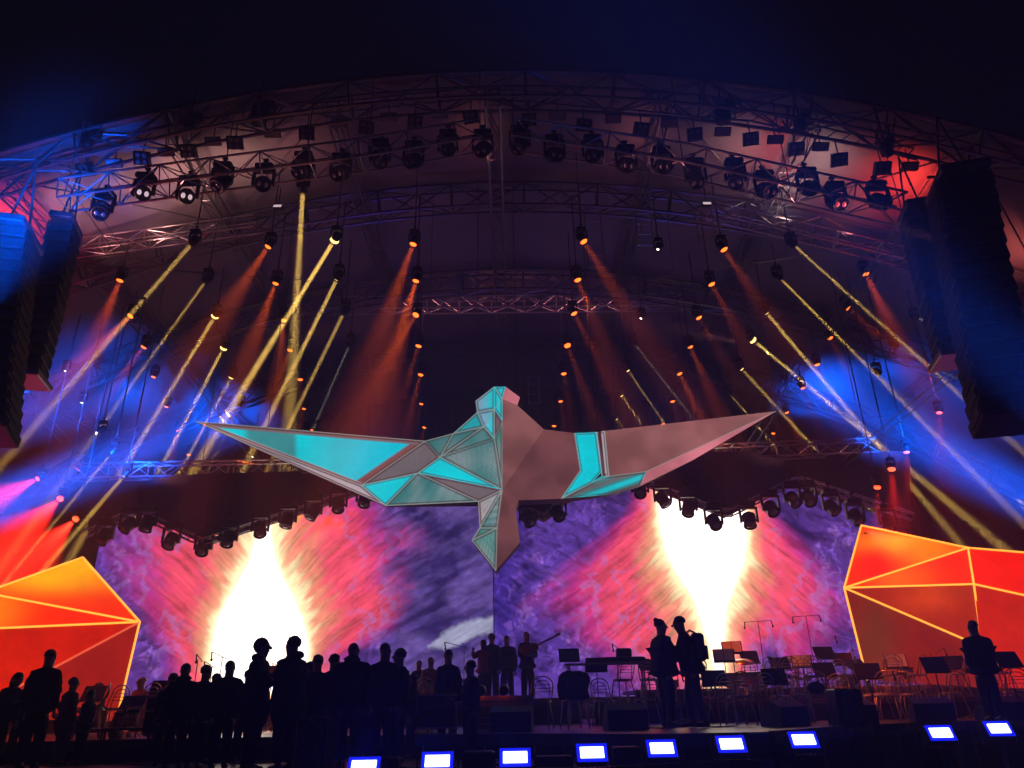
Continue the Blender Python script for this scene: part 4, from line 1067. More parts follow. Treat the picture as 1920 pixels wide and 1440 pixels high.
    def n2(p, r, link=None):
        ver2.append(tuple(Vector(p)+O)); rad2.append(r); i = len(ver2)-1
        if link is not None: edg2.append((link, i))
        return i
    hem = .27 if long_coat and not sit else (.44 if not sit else .49)
    g = 1.52*bulk**.8
    c0 = n2(tor(0, .002, .60+dz), (.072*h*g, .060*h*g)); 
    if hem < .45: m1 = n2(tor(0, 0, .50+dz), (.082*h*g, .066*h*g), c0); n2(tor(0, 0, hem+dz), (.088*h*g, .072*h*g), m1)
    else: n2(tor(0, 0, hem+dz+.01), (.078*h*g, .064*h*g), c0)
    c1 = n2(tor(0, .004, .70+dz), (.080*h*g, .060*h*g), c0); c2 = n2(tor(0, -.004, .785+dz), (.066*h*g, .050*h*g), c1); n2(tor(0, -.004, .845+dz), (.052*h, .050*h), c2)
    for s_ in (-1, 1):
        a = n2(J['sh', s_]+V(0, 0, -.004), .056*h*bulk**.4, c2); e_ = n2(J['el', s_], .046*h, a); m_ = n2(J['el', s_].lerp(J['wr', s_], .5), .041*h, e_); n2(J['el', s_].lerp(J['wr', s_], .96), .034*h, m_)
    skin_mesh('jacket', ver2, edg2, rad2, 0, M[coat], t, 2, None, .008)
    ver2, rad2, edg2 = [], [], []
    p0 = n2(tor(0, 0, .545+dz), (.085*h, .070*h)); p1 = n2(tor(0, 0, .51+dz), (.088*h, .072*h), p0)
    for s_ in (-1, 1):
        a = n2(J['hip', s_]+V(0, 0, -.01), .070*h, p1); k0 = n2(J['hip', s_].lerp(J['kn', s_], .5), .066*h, a); k1 = n2(J['kn', s_], .054*h, k0); k2 = n2(J['kn', s_].lerp(J['an', s_], .5), .050*h, k1); n2(J['an', s_]+V(0, 0, .008), .043*h, k2)
    skin_mesh('trousers', ver2, edg2, rad2, 0, M[legs], t, 1, None, .003)
    for s_ in (-1, 1):
        b = MB(); q = J['an', s_]+O; b.ell(q+V(0, .035, -.022), (.028*h, .075*h, .024*h), 12, 8, zmin=-.75); b.ell(q+V(0, -.008, -.006), (.027*h, .034*h, .032*h), 10, 6); b.build('shoe', M['black'], t, smooth=True)
    # hair and headgear
    hc = tor(0, .006, .936+dz)+O; b = MB()
    if style == 'short': b.ell(hc+Rl @ V(0, -.010, .012), (.050*h, .059*h, .052*h), 16, 12, jit=.03, zmin=-.25)
    elif style == 'curly': b.ell(hc+Rl @ V(0, -.008, .012), (.057*h, .062*h, .056*h), 18, 12, jit=.09, zmin=-.5)
    elif style == 'long':
        b.ell(hc+Rl @ V(0, -.010, .010), (.055*h, .060*h, .055*h), 16, 12, jit=.03); b.ell(hc+Rl @ V(0, -.038, -.060), (.050*h, .026*h, .085*h), 14, 12, jit=.04)
    elif style == 'bun': b.ell(hc+Rl @ V(0, -.010, .010), (.052*h, .058*h, .054*h), 16, 12, jit=.02, zmin=-.4); b.ell(hc+Rl @ V(0, -.045, .048), (.026*h, .026*h, .026*h), 12, 8, jit=.05)
    elif style == 'bald': b.ell(hc+Rl @ V(0, -.012, .002), (.047*h, .055*h, .052*h), 16, 12, jit=.005, zmin=-.2)
    elif style == 'cap':
        b.ell(hc+Rl @ V(0, -.006, .016), (.053*h, .060*h, .050*h), 16, 12, zmin=-.1); b.box(hc+Rl @ V(0, .065, .014), (.080*h, .06*h, .007*h))
    b.build('hair' if style not in ('cap',) else 'cap', M[hair], t, smooth=True)
    if style == 'long' or style == 'bun' or style == 'curly': pass
    if hood:
        b = MB()
        if hood == 'up': b.ell(hc+Rl @ V(0, -.014, .004), (.056*h, .064*h, .064*h), 16, 12, jit=.04); b.ell(tor(0, -.018, .845+dz)+O, (.066*h, .060*h, .036*h), 14, 8, jit=.07)
        else: b.ell(tor(0, -.050, .850+dz)+O, (.072*h, .046*h, .034*h), 14, 8, jit=.09)
        b.build('hood', M[coat], t, smooth=True)
    return t, h, off, J
B, Rr, Lf, Fc = 0, -PI/2, PI/2, PI     # facing: away, right, left, to camera
YL = lambda Y: LOW if Y < 12.9 else STAGE
# crowd at the left (standing on the low apron in front of the stage)
person(22, 1258, 12.4, LOW, Rr-.3, 'dark-haired person with long hair leaning right at the left picture edge', style='long', lean=.3, arms=('down', 'phone'), group='people standing on the left')
person(97, 1217, 11.9, LOW, B+.12, 'man in black suit seen from behind before the orange screen', style='short', coat='dark1', bulk=1.08, group='people standing on the left')
person(140, 1270, 12.7, LOW, B-.5, 'person in long pale grey coat beside the man in the suit', style='curly', hair='hairg', coat='grey', legs='grey', long_coat=True, group='people standing on the left')
person(350, 1243, 11.0, LOW, B+.4, 'broad dark figure with short hair at the left of a close pair', bulk=1.2, hood='down', arms=('hip', 'down'), group='people standing on the left')
person(388, 1247, 11.3, LOW, B-.3, 'dark figure pressed to the right side of the broad one', style='curly', hair='hairg', group='people standing on the left')
person(433, 1238, 11.2, LOW, B+.1, 'dark figure with narrow head below the left flame edge', arms=('hip', 'hip'), bulk=1.12, style='short', group='people standing on the left')
person(493, 1196, 10.55, LOW, Rr, 'tall hooded person in profile facing right with a phone before the white teardrop', style='short', hood='up', arms=('phone', 'phone'), bulk=1.12, long_coat=True, group='people standing on the left')
person(552, 1193, 10.55, LOW, Lf-.5, 'tall person with thick hood facing left before the white teardrop', hood='down', style='curly', arms=('down', 'phone'), bulk=1.2, long_coat=True, group='people standing on the left')
person(597, 1228, 11.6, LOW, B+.2, 'short-haired figure just right of the tall hooded pair', style='curly', skin='skin', group='people standing on the left')
person(628, 1226, 11.8, LOW, B-.1, 'figure with round curly head left of the bulky man', style='curly', hair='hairg', group='people standing on the left')
person(664, 1203, 10.8, LOW, B+.05, 'bulky man in thick black jacket seen from behind', style='bald', hair='hair', bulk=1.35, arms=('hip', 'hip'), hood='down', group='people standing on the left')
person(723, 1205, 11.3, LOW, B-.15, 'slim man in black with cropped hair right of the bulky man', style='short', hair='hairg', group='people standing on the left')
person(751, 1216, 11.5, LOW, Lf+.6, 'person in black with thick curly hair turned left and knee-length shorts', style='curly', legs='dark2', arms=('down', 'pocket'), group='people standing on the left')
person(841, 1217, 13.6, STAGE-.25, B+.2, 'dark long-necked figure behind the orange table top', style='short', bulk=.95, group='people standing on the left')
person(883, 1238, 12.0, LOW, Lf+.5, 'dark figure at the end of the crowd beside the red lit crate', style='curly', arms=('down', 'gesture'), group='people standing on the left')
X = 'people standing on the left'
person(326, 1262, 11.9, LOW, B+.7, 'short dark person at the very left of the broad pair', style='curly', arms=('pocket', 'down'), group=X)
person(408, 1262, 12.4, LOW, Rr, 'small person in profile between the pair and the narrow-headed figure', style='long', hair='hairg', arms=('down', 'phone'), group=X)
person(468, 1256, 12.6, LOW, B, 'short figure half hidden left of the hooded profile', style='curly', arms=('down', 'down'), group=X)
person(582, 1240, 12.2, LOW, Lf, 'figure in profile tucked behind the tall person with thick hood', style='long', group=X)
person(642, 1250, 12.6, LOW, B, 'short figure peeking out left behind the bulky man', style='short', hair='hairg', group=X)
person(694, 1248, 12.5, LOW, B-.4, 'short broad figure between the bulky man and the slim man', style='curly', bulk=1.2, group=X)
person(775, 1262, 12.7, LOW, Lf, 'small figure behind the curly-haired person in shorts', style='long', group=X)
person(60, 1268, 13.0, LOW, B+.3, 'small dark person half hidden left of the man in the suit', style='curly', group=X)
person(172, 1292, 12.9, LOW, Lf, 'short person in profile right of the pale grey coat', style='long', coat='dark2', group=X)
# talking pair, centre right, and the lone man at the right
person(1236, 1160, 13.9, STAGE, Rr+.25, 'stout person in black at the left of the talking pair', style='bun', bulk=1.36, arms=('gesture', 'gesture'), group='talking pair on the stage')
tB, hB, oB, JB = person(1286, 1153, 13.7, STAGE, Lf-.25, 'taller man leaning in at the right of the talking pair', style='short', legs='denim', bulk=1.32, lean=.17, arms=('down', 'gesture'), stride=.06, group='talking pair on the stage')
person(1821, 1163, 13.9, STAGE, B+.1, 'man with cropped hair standing alone before the right orange screen', style='short', hair='hairg', bulk=1.34, arms=('pocket', 'fold'), skin='skin2')
# backpack on the taller man
bp = empty('backpack', tB.location+Vector((0, 0, 0)), 'black backpack on the taller man of the talking pair', 'backpack', None, Lf-.25)
b = MB(); b.bevbox((0, -.085*hB, .70*hB), (.17*hB, .12*hB, .25*hB), .035); b.build('bag', M['dark2'], bp, smooth=False)
b = MB(); b.bevbox((0, -.155*hB, .65*hB), (.13*hB, .03*hB, .12*hB), .012); b.build('pocket', M['dark1'], bp)
for s_ in (-1, 1):
    b = MB(); b.path([(s_*.06*hB, -.12*hB, .80*hB), (s_*.065*hB, -.02*hB, .855*hB), (s_*.065*hB, .07*hB, .80*hB), (s_*.07*hB, .075*hB, .70*hB), (s_*.075*hB, -.08*hB, .62*hB)], .012, 6); b.build('strap', M['dark1'], bp)
# musicians and crew further back
GC = 'group standing in the centre rear'
person(906, 1199, 18.9, 1.80, B+.6, 'slender person with raised left arm at the left of the rear centre group', style='long', coat='redc', arms=('up', 'down'), group=GC)
person(922, 1188, 19.0, 1.80, B, 'dark person second from the left in the rear centre group', style='curly', group=GC)
person(950, 1192, 19.2, 1.80, Fc, 'broad dark person third from the left in the rear centre group', bulk=1.2, group=GC)
person(987, 1183, 18.9, 1.80, Fc+.4, 'person with pale bald head holding a guitar in the rear centre group', style='bald', hair='skin', coat='dark2', arms=('fold', 'fold'), group=GC)
SG = 'seated orchestra musicians on the left'
person(268, 1268, 17.6, STAGE, Fc-.4, 'seated musician in red shirt with bald head left of the teardrop', sit=True, coat='redc', style='bald', hair='skin', arms=('gesture', 'gesture'), group=SG)
person(200, 1279, 17.2, STAGE, Fc-.9, 'seated grey-haired musician below the left orange screen bending over papers', sit=True, coat='grey', hair='hairg', lean=.2, arms=('reach', 'gesture'), group=SG)
person(229, 1330, 14.2, STAGE-.12, Rr, 'seated woman in pale top reaching right over a dark table', sit=True, coat='cream', style='long', arms=('reach', 'reach'), group=SG)
person(307, 1308, 15.6, STAGE, B+.3, 'seated person with warm-lit face left of the broad pair', sit=True, coat='dark1', style='bald', hair='skin', group=SG)
person(808, 1232, 16.6, STAGE+.0, Fc+.3, 'red lit seated musician playing behind the crowd', sit=False, coat='redc', style='short', hair='hairg', arms=('fold', 'gesture'), group='musicians behind the crowd', scale_h=None)
person(786, 1238, 17.8, STAGE+.1, Fc, 'small dark musician left of the red lit one', coat='dark2', group='musicians behind the crowd')
person(612, 1262, 16.5, STAGE, B, 'small dark figure far behind between the hooded person and the curly head', coat='dark1', sit=True, style='curly', group='musicians behind the crowd')
# ================================================================ chairs, stands, instruments
def make_chair(m='chair'):
    t = empty('chair', (0, 0, 0), 'x', 'chair', 'pale metal orchestra chairs')
    b = MB(); b.lathe([(.02, .452), (.19, .452), (.205, .465), (.20, .485), (.17, .495), (.02, .497)], 20); b.build('seat', M['seat'], t, smooth=True)
    b = MB(); b.path([(.205*math.cos(a), .205*math.sin(a), .455) for a in np.linspace(0, 2*PI, 20, endpoint=False)], .011, 6, closed=True); b.build('seat_ring', M[m], t, smooth=True)
    b = MB(); pts = [(-.19, -.12, .455)]+[(-.19+.0*k, -.15-.03*k, .455+.115*k) for k in range(1, 3)]
    arch = [(.20*math.cos(a), -.23, .74+.15*math.sin(a)) for a in np.linspace(PI, 0, 11)]
    b.path([(-.185, -.10, .455), (-.20, -.17, .60)]+arch+[(.20, -.17, .60), (.185, -.10, .455)], .012, 6)
    b.path([(-.13, -.16, .455), (-.14, -.19, .60)]+[(.135*math.cos(a), -.235, .72+.10*math.sin(a)) for a in np.linspace(PI, 0, 9)]+[(.14, -.19, .60), (.13, -.16, .455)], .009, 6)
    for z in (.62, .68, .74): b.tube((-.17, -.20-.04*(z-.6), z), (.17, -.20-.04*(z-.6), z), .007, 5)
    b.build('backrest', M[m], t, smooth=True)
    for sx in (-1, 1):
        for sy in (-1, 1):
            b = MB(); b.path([(sx*.15, sy*.13, .452), (sx*.185, sy*.17, .22), (sx*.20, sy*.21, .0)], .013, 6); b.build('leg', M[m], t, smooth=True)
    return t
def ground_at(z): return z
chair0 = make_chair(); used = False
def chair(px, py, Y, z, rz, label, g='pale metal orchestra chairs'):
    """py = pixel row of the seat back top; only the column matters for the place, the floor gives the height"""
    global used
    o = chair0 if not used else copy_tree(chair0); used = True
    p = P(px, py, Y); o.location = (p.x, Y, z); o.rotation_euler = (0, 0, rz); o['label'] = label; o['group'] = g; return o
fr = [(1012, 1300, 14.6, 2.9, 'round-backed chair in the centre, right of the red lit crate'), (1131, 1285, 16.4, 3.4, 'slat-backed chair turned right behind the draped chair'), (1352, 1310, 15.4, .3, 'chair with pale back right behind the talking pair'), (1386, 1318, 14.6, .2, 'brightest pale chair right of the talking pair'),
      (1425, 1312, 15.6, .4, 'chair with yellow lit frame below the drum'), (1532, 1302, 14.9, 2.7, 'chair with a dark bag on it above the seventh footlight'), (1660, 1290, 15.2, 2.5, 'chair with red lit top right of the wedge speaker'), (1075, 1300, 14.4, .3, 'chair in the centre draped with a black jacket')]
for x, y, Y, rz, lb in fr: chair(x, y, Y, STAGE, rz, lb)
n = 0
for row, (Y, z, xs_) in enumerate([(17.8, 1.74, [1165, 1215, 1300, 1430, 1478, 1520, 1585, 1668, 1715, 1790, 1872]), (19.4, 1.74, [1398, 1452, 1500, 1560, 1612, 1690, 1742, 1850]), (21.4, 2.05, [1440, 1545, 1600, 1650])]):
    for k, x in enumerate(xs_):
        chair(x, 1250, Y, z, random.uniform(-.7, .7)+PI*random.choice((0, 1))*.2, f'small orchestra chair, {ORD[k]} from the left in the {["front", "middle", "rear"][row]} riser row', 'orchestra chairs on the risers')
for k, (x, Y, rz) in enumerate([(60, 14.6, .4), (170, 13.9, 2.0), (205, 15.4, 1.2), (262, 14.2, 2.8), (330, 14.8, .1), (420, 14.0, 1.0), (780, 14.2, 2.6), (800, 15.6, .2)]):
    chair(x, 1330, Y, STAGE, rz, f'dim chair among the crowd on the left, {ORD[k]} from the left', 'dim chairs among the left crowd')
# black jacket draped over a chair, bag on another
p = P(1075, 1300, 14.4); b = MB()
def drape(c, w, d, h, n=22, rows_=9):
    bb = MB()
    for j in range(rows_+1):
        for i in range(n):
            a = 2*PI*i/n; k = 1+.10*math.sin(3*a+j*.7)+.05*math.sin(7*a+j); f = (.25+.75*min(1, j/2.5))
            bb.v.append((c[0]+w*f*k*math.cos(a), c[1]+d*f*k*math.sin(a), c[2]-h*(max(0, j-1.5)/rows_)+.02*math.sin(2*a)))
    for j in range(rows_):
        for i in range(n): bb.f.append((j*n+i, j*n+(i+1) % n, (j+1)*n+(i+1) % n, (j+1)*n+i))
    bb.f.append(tuple(range(n))); return bb
o = drape((p.x, 14.22, STAGE+.93), .27, .11, .52).build('jacket', M['dark1'], smooth=True); tag(o, 'black jacket thrown over the chair in the centre', 'jacket')
p = P(1532, 1302, 14.9); b = MB(); b.ell((p.x, 14.9, STAGE+.60), (.16, .12, .11), 14, 8, jit=.06, zmin=-.9); b.tube((p.x-.06, 14.82, STAGE+.68), (p.x+.06, 14.82, STAGE+.72), .012, 6)
o = b.build('bag', M['dark1'], smooth=True); tag(o, 'dark bag lying on the chair above the seventh footlight', 'bag')
# music stands
def music_stand(px, py, Y, z, label, sheet=False, lit=None, tilt=.5, rz=0):
    p = P(px, py, Y); t = empty('music_stand', (p.x, Y, z), label, 'music stand', 'black music stands', rz)
    hh = p.z-z; R = Matrix.Rotation(-tilt+PI*0, 3, 'X')
    b = MB(); b.bevbox((0, 0, hh), (.48, .012, .33), .004, R); b.bevbox(Vector((0, -.03, hh))+R @ Vector((0, 0, -.165)), (.48, .06, .012), .004, R); b.build('desk', M[lit or 'black'], t)
    b = MB(); b.tube((0, .02, hh-.05), (0, .02, .22), .011, 6); b.tube((0, .02, .5), (0, .02, .2), .016, 6); b.build('pole', M['black'], t)
    for a in (0, 2.1, 4.2): b = MB(); b.path([(0, .02, .24), (.14*math.cos(a), .02+.14*math.sin(a), .12), (.27*math.cos(a), .02+.27*math.sin(a), .008)], .009, 5); b.build('foot', M['black'], t)
    if sheet: b = MB(); b.box(Vector((0, -.012, hh+.02))+R @ Vector((-.11, 0, 0)), (.21, .004, .29), R); b.box(Vector((0, -.012, hh+.02))+R @ Vector((.11, 0, 0)), (.21, .004, .29), R); b.build('sheet_music', M['paper'], t)
    return t
ms = [(1338, 1271, 15.8, STAGE, 'black music stand just right of the talking pair', 0), (1452, 1268, 15.6, STAGE, 'black music stand right of the yellow drum', 0), (1545, 1224, 19.0, 1.74, 'dark music stand on the riser, upper of two in line', 0), (1545, 1255, 17.4, 1.74, 'black music stand, lower of two in line', 0),
      (1627, 1258, 15.6, STAGE, 'black music stand at the foot of the right orange screen', 0), (1752, 1246, 15.4, STAGE, 'black music stand left of the lone man', 0), (1889, 1236, 15.2, STAGE, 'black music stand at the right picture edge', 0), (1067, 1228, 18.2, STAGE, 'faint music stand in the centre behind the draped chair', 0),
      (1118, 1246, 17.0, STAGE, 'dark music stand next to the keyboard', 0), (306, 1291, 15.0, STAGE, 'black music stand left of the broad pair', 0), (247, 1321, 14.2, STAGE, 'low black music stand before the seated woman', 0), (176, 1300, 16.5, STAGE, 'dim music stand behind the grey coat', 0),
      (1357, 1229, 18.2, 1.74, 'music stand with pale lit sheets right of the talking pair', 1), (1372, 1214, 19.0, 1.74, 'higher music stand with warm lit sheets right of the talking pair', 1), (520, 1262, 15.5, STAGE, 'small music stand seen between the tall hooded pair', 0)]
for x, y, Y, z, lb, sh in ms: music_stand(x, y, Y, z, lb, bool(sh), rz=random.uniform(-.25, .25))
# microphone stands
def mic(px, py, Y, z, label, boom=.35, bar=False):
    p = P(px, py, Y); t = empty('microphone_stand', (p.x, Y, z), label, 'microphone stand', 'microphone stands'); hh = p.z-z
    b = MB(); b.tube((0, 0, .02), (0, 0, hh), .010, 6); b.build('pole', M['steel'], t)
    for a in (0.3, 2.4, 4.5): b = MB(); b.tube((0, 0, .12), (.28*math.cos(a), .28*math.sin(a), .01), .008, 5); b.build('foot', M['steel'], t)
    b = MB(); a0, a1 = ((-.36, 0, hh), (.36, 0, hh+.03)) if bar else ((.1, 0, hh-.04), (-boom, -.05, hh+.1)); b.tube(a0, a1, .008, 5); b.build('boom', M['steel'], t)
    for q, sgn in (((a0, -1), (a1, 1)) if bar else ((a1, 1),)):
        b = MB(); q = Vector(q); b.tube(q+Vector((0, 0, .0)), q+Vector((.02*sgn, -.02, -.13)), .014, 8); b.ell(q+Vector((.02*sgn, -.02, -.15)), (.026, .026, .03), 10, 6); b.build('microphone', M['black'], t, smooth=True)
for x, y, Y, z, lb, bm, br in [(1421, 1166, 21.0, 2.05, 'tall T-bar microphone stand over the risers, left one', 0, True), (1511, 1156, 21.0, 2.05, 'tall T-bar microphone stand over the risers, right one', 0, True), (417, 1232, 15.4, STAGE, 'microphone stand before the left edge of the teardrop', .2, False), (398, 1250, 16, STAGE, 'short microphone stand with a bulky head left of the teardrop', .15, False),
      (512, 1244, 15.6, STAGE, 'microphone stand with crossed booms between the hooded pair', .25, False), (520, 1240, 15.9, STAGE, 'second thin microphone stand between the hooded pair', -.2, False), (371, 1237, 16, STAGE, 'thin stand rising behind the broad figure', .02, False), (1156, 1216, 17.4, STAGE, 'short microphone stand on the keyboard', .1, False),
      (1595, 1200, 19.5, 1.74, 'tilted boom stand before the left edge of the right orange screen', .4, False), (1775, 1220, 19, 1.74, 'boom stand left of the lone man', .5, False), (1900, 1228, 19, 1.74, 'boom stand at the right picture edge', .4, False), (1745, 1224, 18.5, 1.74, 'low boom stand behind the music stand near the lone man', -.3, False), (870, 1212, 18.4, 1.8, 'thin crossed microphone stand left of the rear centre group', .45, False)]: mic(x, y, Y, z, lb, bm, br)
# keyboard on its stand
p = P(1143, 1243, 17.0); t = empty('keyboard', (p.x, 17.0, STAGE), 'keyboard on a white table frame right of the centre', 'keyboard'); hh = p.z-STAGE
b = MB(); b.bevbox((.28, 0, hh+.06), (.95, .34, .09), .015); b.build('case', M['black'], t)
b = MB(); [b.box((-.16+.018*k, -.10, hh+.109), (.016, .12, .006)) for k in range(48)]; b.build('keys', M['paper'], t)
b = MB(); b.bevbox((-.1, 0, hh-.02), (1.75, .42, .035), .008); b.build('table_top', M['pale'], t)
for sx in (-.9, .7): b = MB(); b.tube((sx, -.15, hh-.04), (sx, -.15, 0), .02, 6); b.tube((sx, .15, hh-.04), (sx, .15, 0), .02, 6); b.tube((sx, -.15, .1), (sx, .15, .1), .015, 6); b.build('leg', M['pale'], t)
b = MB(); b.bevbox((.32, .02, hh+.20), (.32, .25, .18), .02); b.build('amplifier', M['black'], t)
# drums and timpani
def drum(px, py, Y, z, r, hgt, label, m, gl=None):
    p = P(px, py, Y); t = empty('drum', (p.x, Y, z), label, 'drum', 'drums on the risers'); top = p.z-z
    b = MB(); b.lathe([(r*.35, top-hgt), (r*.75, top-hgt*.8), (r, top-hgt*.3), (r, top)], 24); b.build('shell', M[m], t, smooth=True)
    b = MB(); b.lathe([(.02, top+.002), (r*.99, top+.002), (r*1.0, top+.016), (.02, top+.016)], 24); b.build('drum_head', M['drumskin'], t)
    b = MB(); b.path([((r+.012)*math.cos(a), (r+.012)*math.sin(a), top+.008) for a in np.linspace(0, 2*PI, 24, endpoint=False)], .012, 5, closed=True); b.build('rim', M['brass'], t)
    for a in (.5, 2.6, 4.7):
        b = MB(); b.tube((r*1.02*math.cos(a), r*1.02*math.sin(a), top-.04), (r*.9*math.cos(a), r*.9*math.sin(a), .01), .014, 5); b.build('leg', M['alu'], t)
    return t
drum(1412, 1262, 17.7, 1.74, .36, .36, 'yellow lit copper kettledrum on the riser', 'copper'); drum(1372, 1264, 17.9, 1.74, .27, .30, 'smaller copper drum left of the yellow lit one', 'copper')
drum(1250, 1276, 18.3, 1.74, .26, .3, 'small drum seen behind the talking pair', 'violin'); drum(1690, 1254, 19.2, 1.74, .3, .3, 'red lit drum before the right orange screen', 'copper'); drum(1590, 1268, 18.2, 1.74, .22, .25, 'small snare drum on the riser below the purple wall', 'alu')
def cymbal(px, py, Y, z, label):
    p = P(px, py, Y); t = empty('cymbal', (p.x, Y, z), label, 'cymbal', 'cymbals on stands'); hh = p.z-z
    b = MB(); b.lathe([(.02, .03), (.05, .02), (.21, -.01), (.212, -.013), (.05, .014), (.02, .02)], 24, (0, 0, hh), Matrix.Rotation(.4, 3, 'X')); b.build('plate', M['brass'], t, smooth=True)
    b = MB(); b.tube((0, 0, hh), (0, 0, .1), .011, 6); b.build('pole', M['alu'], t)
    for a in (0, 2.1, 4.2): b = MB(); b.tube((0, 0, .3), (.26*math.cos(a), .26*math.sin(a), .01), .009, 5); b.build('foot', M['alu'], t)
cymbal(1394, 1240, 18.6, 1.74, 'gold lit cymbal above the yellow lit kettledrum'); cymbal(1655, 1224, 19.5, 1.74, 'red lit cymbal, left one before the right orange screen'); cymbal(1720, 1226, 19.5, 1.74, 'red lit cymbal, right one before the right orange screen'); cymbal(1779, 1224, 19.2, 1.74, 'orange glowing cymbal left of the lone man'); cymbal(1480, 1236, 20, 1.74, 'pale cymbal in the middle of the riser')
# wedge monitors and speakers on the floor
def wedge(px, Y, z, rz, label):
    p = P(px, 1320, Y); t = empty('stage_monitor', (p.x, Y, z), label, 'stage monitor', 'black wedge monitors', rz)
    b = MB(); pr = [(-.33, -.22, .0), (-.33, .24, .0), (-.33, .24, .16), (-.33, -.02, .40), (-.33, -.22, .30)]; b.prism(pr, (.66, 0, 0)); b.build('cabinet', M['black'], t)
    R = Matrix.Rotation(math.radians(-47), 3, 'X'); b = MB(); b.bevbox((0, .12, .295), (.58, .30, .015), .004, Matrix.Rotation(math.radians(-42.7), 3, 'X')); b.build('grille', M['steel'], t)
    for sx in (-1, 1): b = MB(); b.tube((sx*.335, -.05, .22), (sx*.335, .07, .22), .012, 6); b.build('handle', M['steel'], t)
for x, Y, rz, lb in [(1595, 13.9, .3, 'black wedge monitor left of the red topped chair'), (1742, 14.6, -.2, 'black wedge monitor left of the lone man'), (1870, 14.6, .2, 'black wedge monitor right of the lone man'), (1468, 13.6, .5, 'black wedge monitor above the sixth footlight'), (1170, 13.3, .1, 'black wedge monitor above the fourth footlight'), (960, 13.4, -.1, 'black wedge monitor above the third footlight'), (560, 13.9, 0, 'black wedge monitor hidden in the crowd')]: wedge(x, Y, STAGE, rz, lb)
def speaker_box(px, Y, z, w, h, label):
    p = P(px, 1400, Y); t = empty('floor_speaker', (p.x, Y, z), label, 'loudspeaker', 'speaker boxes at the stage front')
    b = MB(); b.bevbox((0, 0, h/2), (w, .4, h), .02); b.build('cabinet', M['black'], t)
    for k in (.28, .70): b = MB(); b.lathe([(.05, .0), (w*.33, .0), (w*.36, .012), (w*.33, .02), (w*.18, -.02), (.05, -.02)], 18, (0, -.205, h*k), Matrix.Rotation(PI/2, 3, 'X')); b.build('driver', M['steel'], t, smooth=True)
speaker_box(590, 10.3, LOW, .4, .62, 'black speaker box in front of the bulky man, left of the first footlight'); speaker_box(1600, 13.0, STAGE, .42, .55, 'black speaker box on the lip right of the seventh footlight')
# red lit crate stack / bench in the centre
p = P(942, 1290, 14.6); t = empty('wooden_platform', (p.x, 14.6, STAGE), 'red lit slatted wooden platform in the centre below the rear group', 'platform')
for k in range(5): b = MB(); b.bevbox((0, 0, .06+.115*k), (1.12, .5, .085), .008); b.build('slat', M['wood'], t)
for sx in (-.5, .5): b = MB(); b.bevbox((sx, .0, .29), (.06, .46, .56), .006); b.build('post', M['wood'], t)
M['ember'] = mat('red glowing lamp face', (.3, .05, .02), .4, em=(1, .10, .02), es=3.0, bump=0, var=.2)
for k, (x, y) in enumerate([(902, 1294), (945, 1293)]):
    q = P(x, y, 14.25); t = empty('par_lamp', q, f'small glowing red lamp on the slatted platform, {["left", "right"][k]} one', 'lamp', 'red lamps on the slatted platform')
    b = MB(); b.lathe([(.05, .12), (.085, .10), (.095, .0), (.085, .0), (.07, .02), (.02, .03)], 16, rot=Matrix.Rotation(PI/2+.2, 3, 'X')); b.build('housing', M['black'], t, smooth=True)
    b = MB(); b.ell((0, -.005, 0), (.075, .02, .075), 14, 8); b.build('lens', M['ember'], t, smooth=True)
    spot(q+Vector((0, -.04, 0)), q+Vector((.1, .6, -.15)), (1, .08, .02), 14, 120, 1, .05)
# orange lit long table in the crowd and small tables left
def table(px, py, Y, z, w, d, label, rz=0, m='wood'):
    p = P(px, py, Y); t = empty('table', (p.x, Y, z), label, 'table', 'tables between the musicians', rz); hh = p.z-z
    b = MB(); b.bevbox((0, 0, hh), (w, d, .04), .01); b.build('table_top', M[m], t)
    for sx in (-1, 1):
        for sy in (-1, 1): b = MB(); b.tube((sx*(w/2-.06), sy*(d/2-.06), hh-.02), (sx*(w/2-.06), sy*(d/2-.06), 0), .02, 6); b.build('leg', M['steel'], t)
table(848, 1277, 14.2, STAGE, .95, .5, 'narrow orange lit table top in front of the long-necked figure', .12); table(252, 1366, 13.8, STAGE, .9, .5, 'dark table before the seated woman', .1, 'black'); table(170, 1368, 13.9, STAGE, .7, .45, 'small table with a pale edge below the grey coat', 0, 'pale')
# guitar held in the rear group, violin case
p = P(987, 1218, 18.62); t = empty('guitar', p, 'guitar held by the bald person in the rear centre group', 'guitar', None)
b = MB(); b.ell((0, 0, 0), (.17, .05, .13), 18, 10); b.ell((.17, 0, .05), (.13, .048, .10), 16, 10); b.build('guitar_body', M['violin'], t, smooth=True)
b = MB(); b.tube((.25, -.03, .09), (.72, -.04, .30), .02, 8); b.bevbox((.76, -.04, .32), (.12, .02, .06), .005, Matrix.Rotation(-.42, 3, 'Y')); b.build('neck', M['wood'], t)
# small warm points of light in the crowd (music-stand lamps)
for k, (x, y, Y, lb) in enumerate([(453, 1315, 12.9, 'tiny warm music-stand lamp glowing beside the narrow-headed figure'), (1483, 1306, 16.5, 'tiny red lamp at the riser front')]):
    q = P(x, y, Y); t = empty('clip_lamp', q, lb, 'lamp', 'tiny lamps in the orchestra'); b = MB(); b.ell((0, 0, 0), (.022, .022, .022), 10, 6); b.build('bulb', M['yellow' if k == 0 else 'red'], t, smooth=True)
    b = MB(); b.path([(0, .02, 0), (0, .06, -.1), (0, .05, -.3)], .008, 5); b.build('gooseneck', M['steel'], t)
# yellow spot light over the drum
spot(P(1405, 1225, 17.2), P(1412, 1280, 17.9), (1, .62, .06), 26, 60, 1, .04)
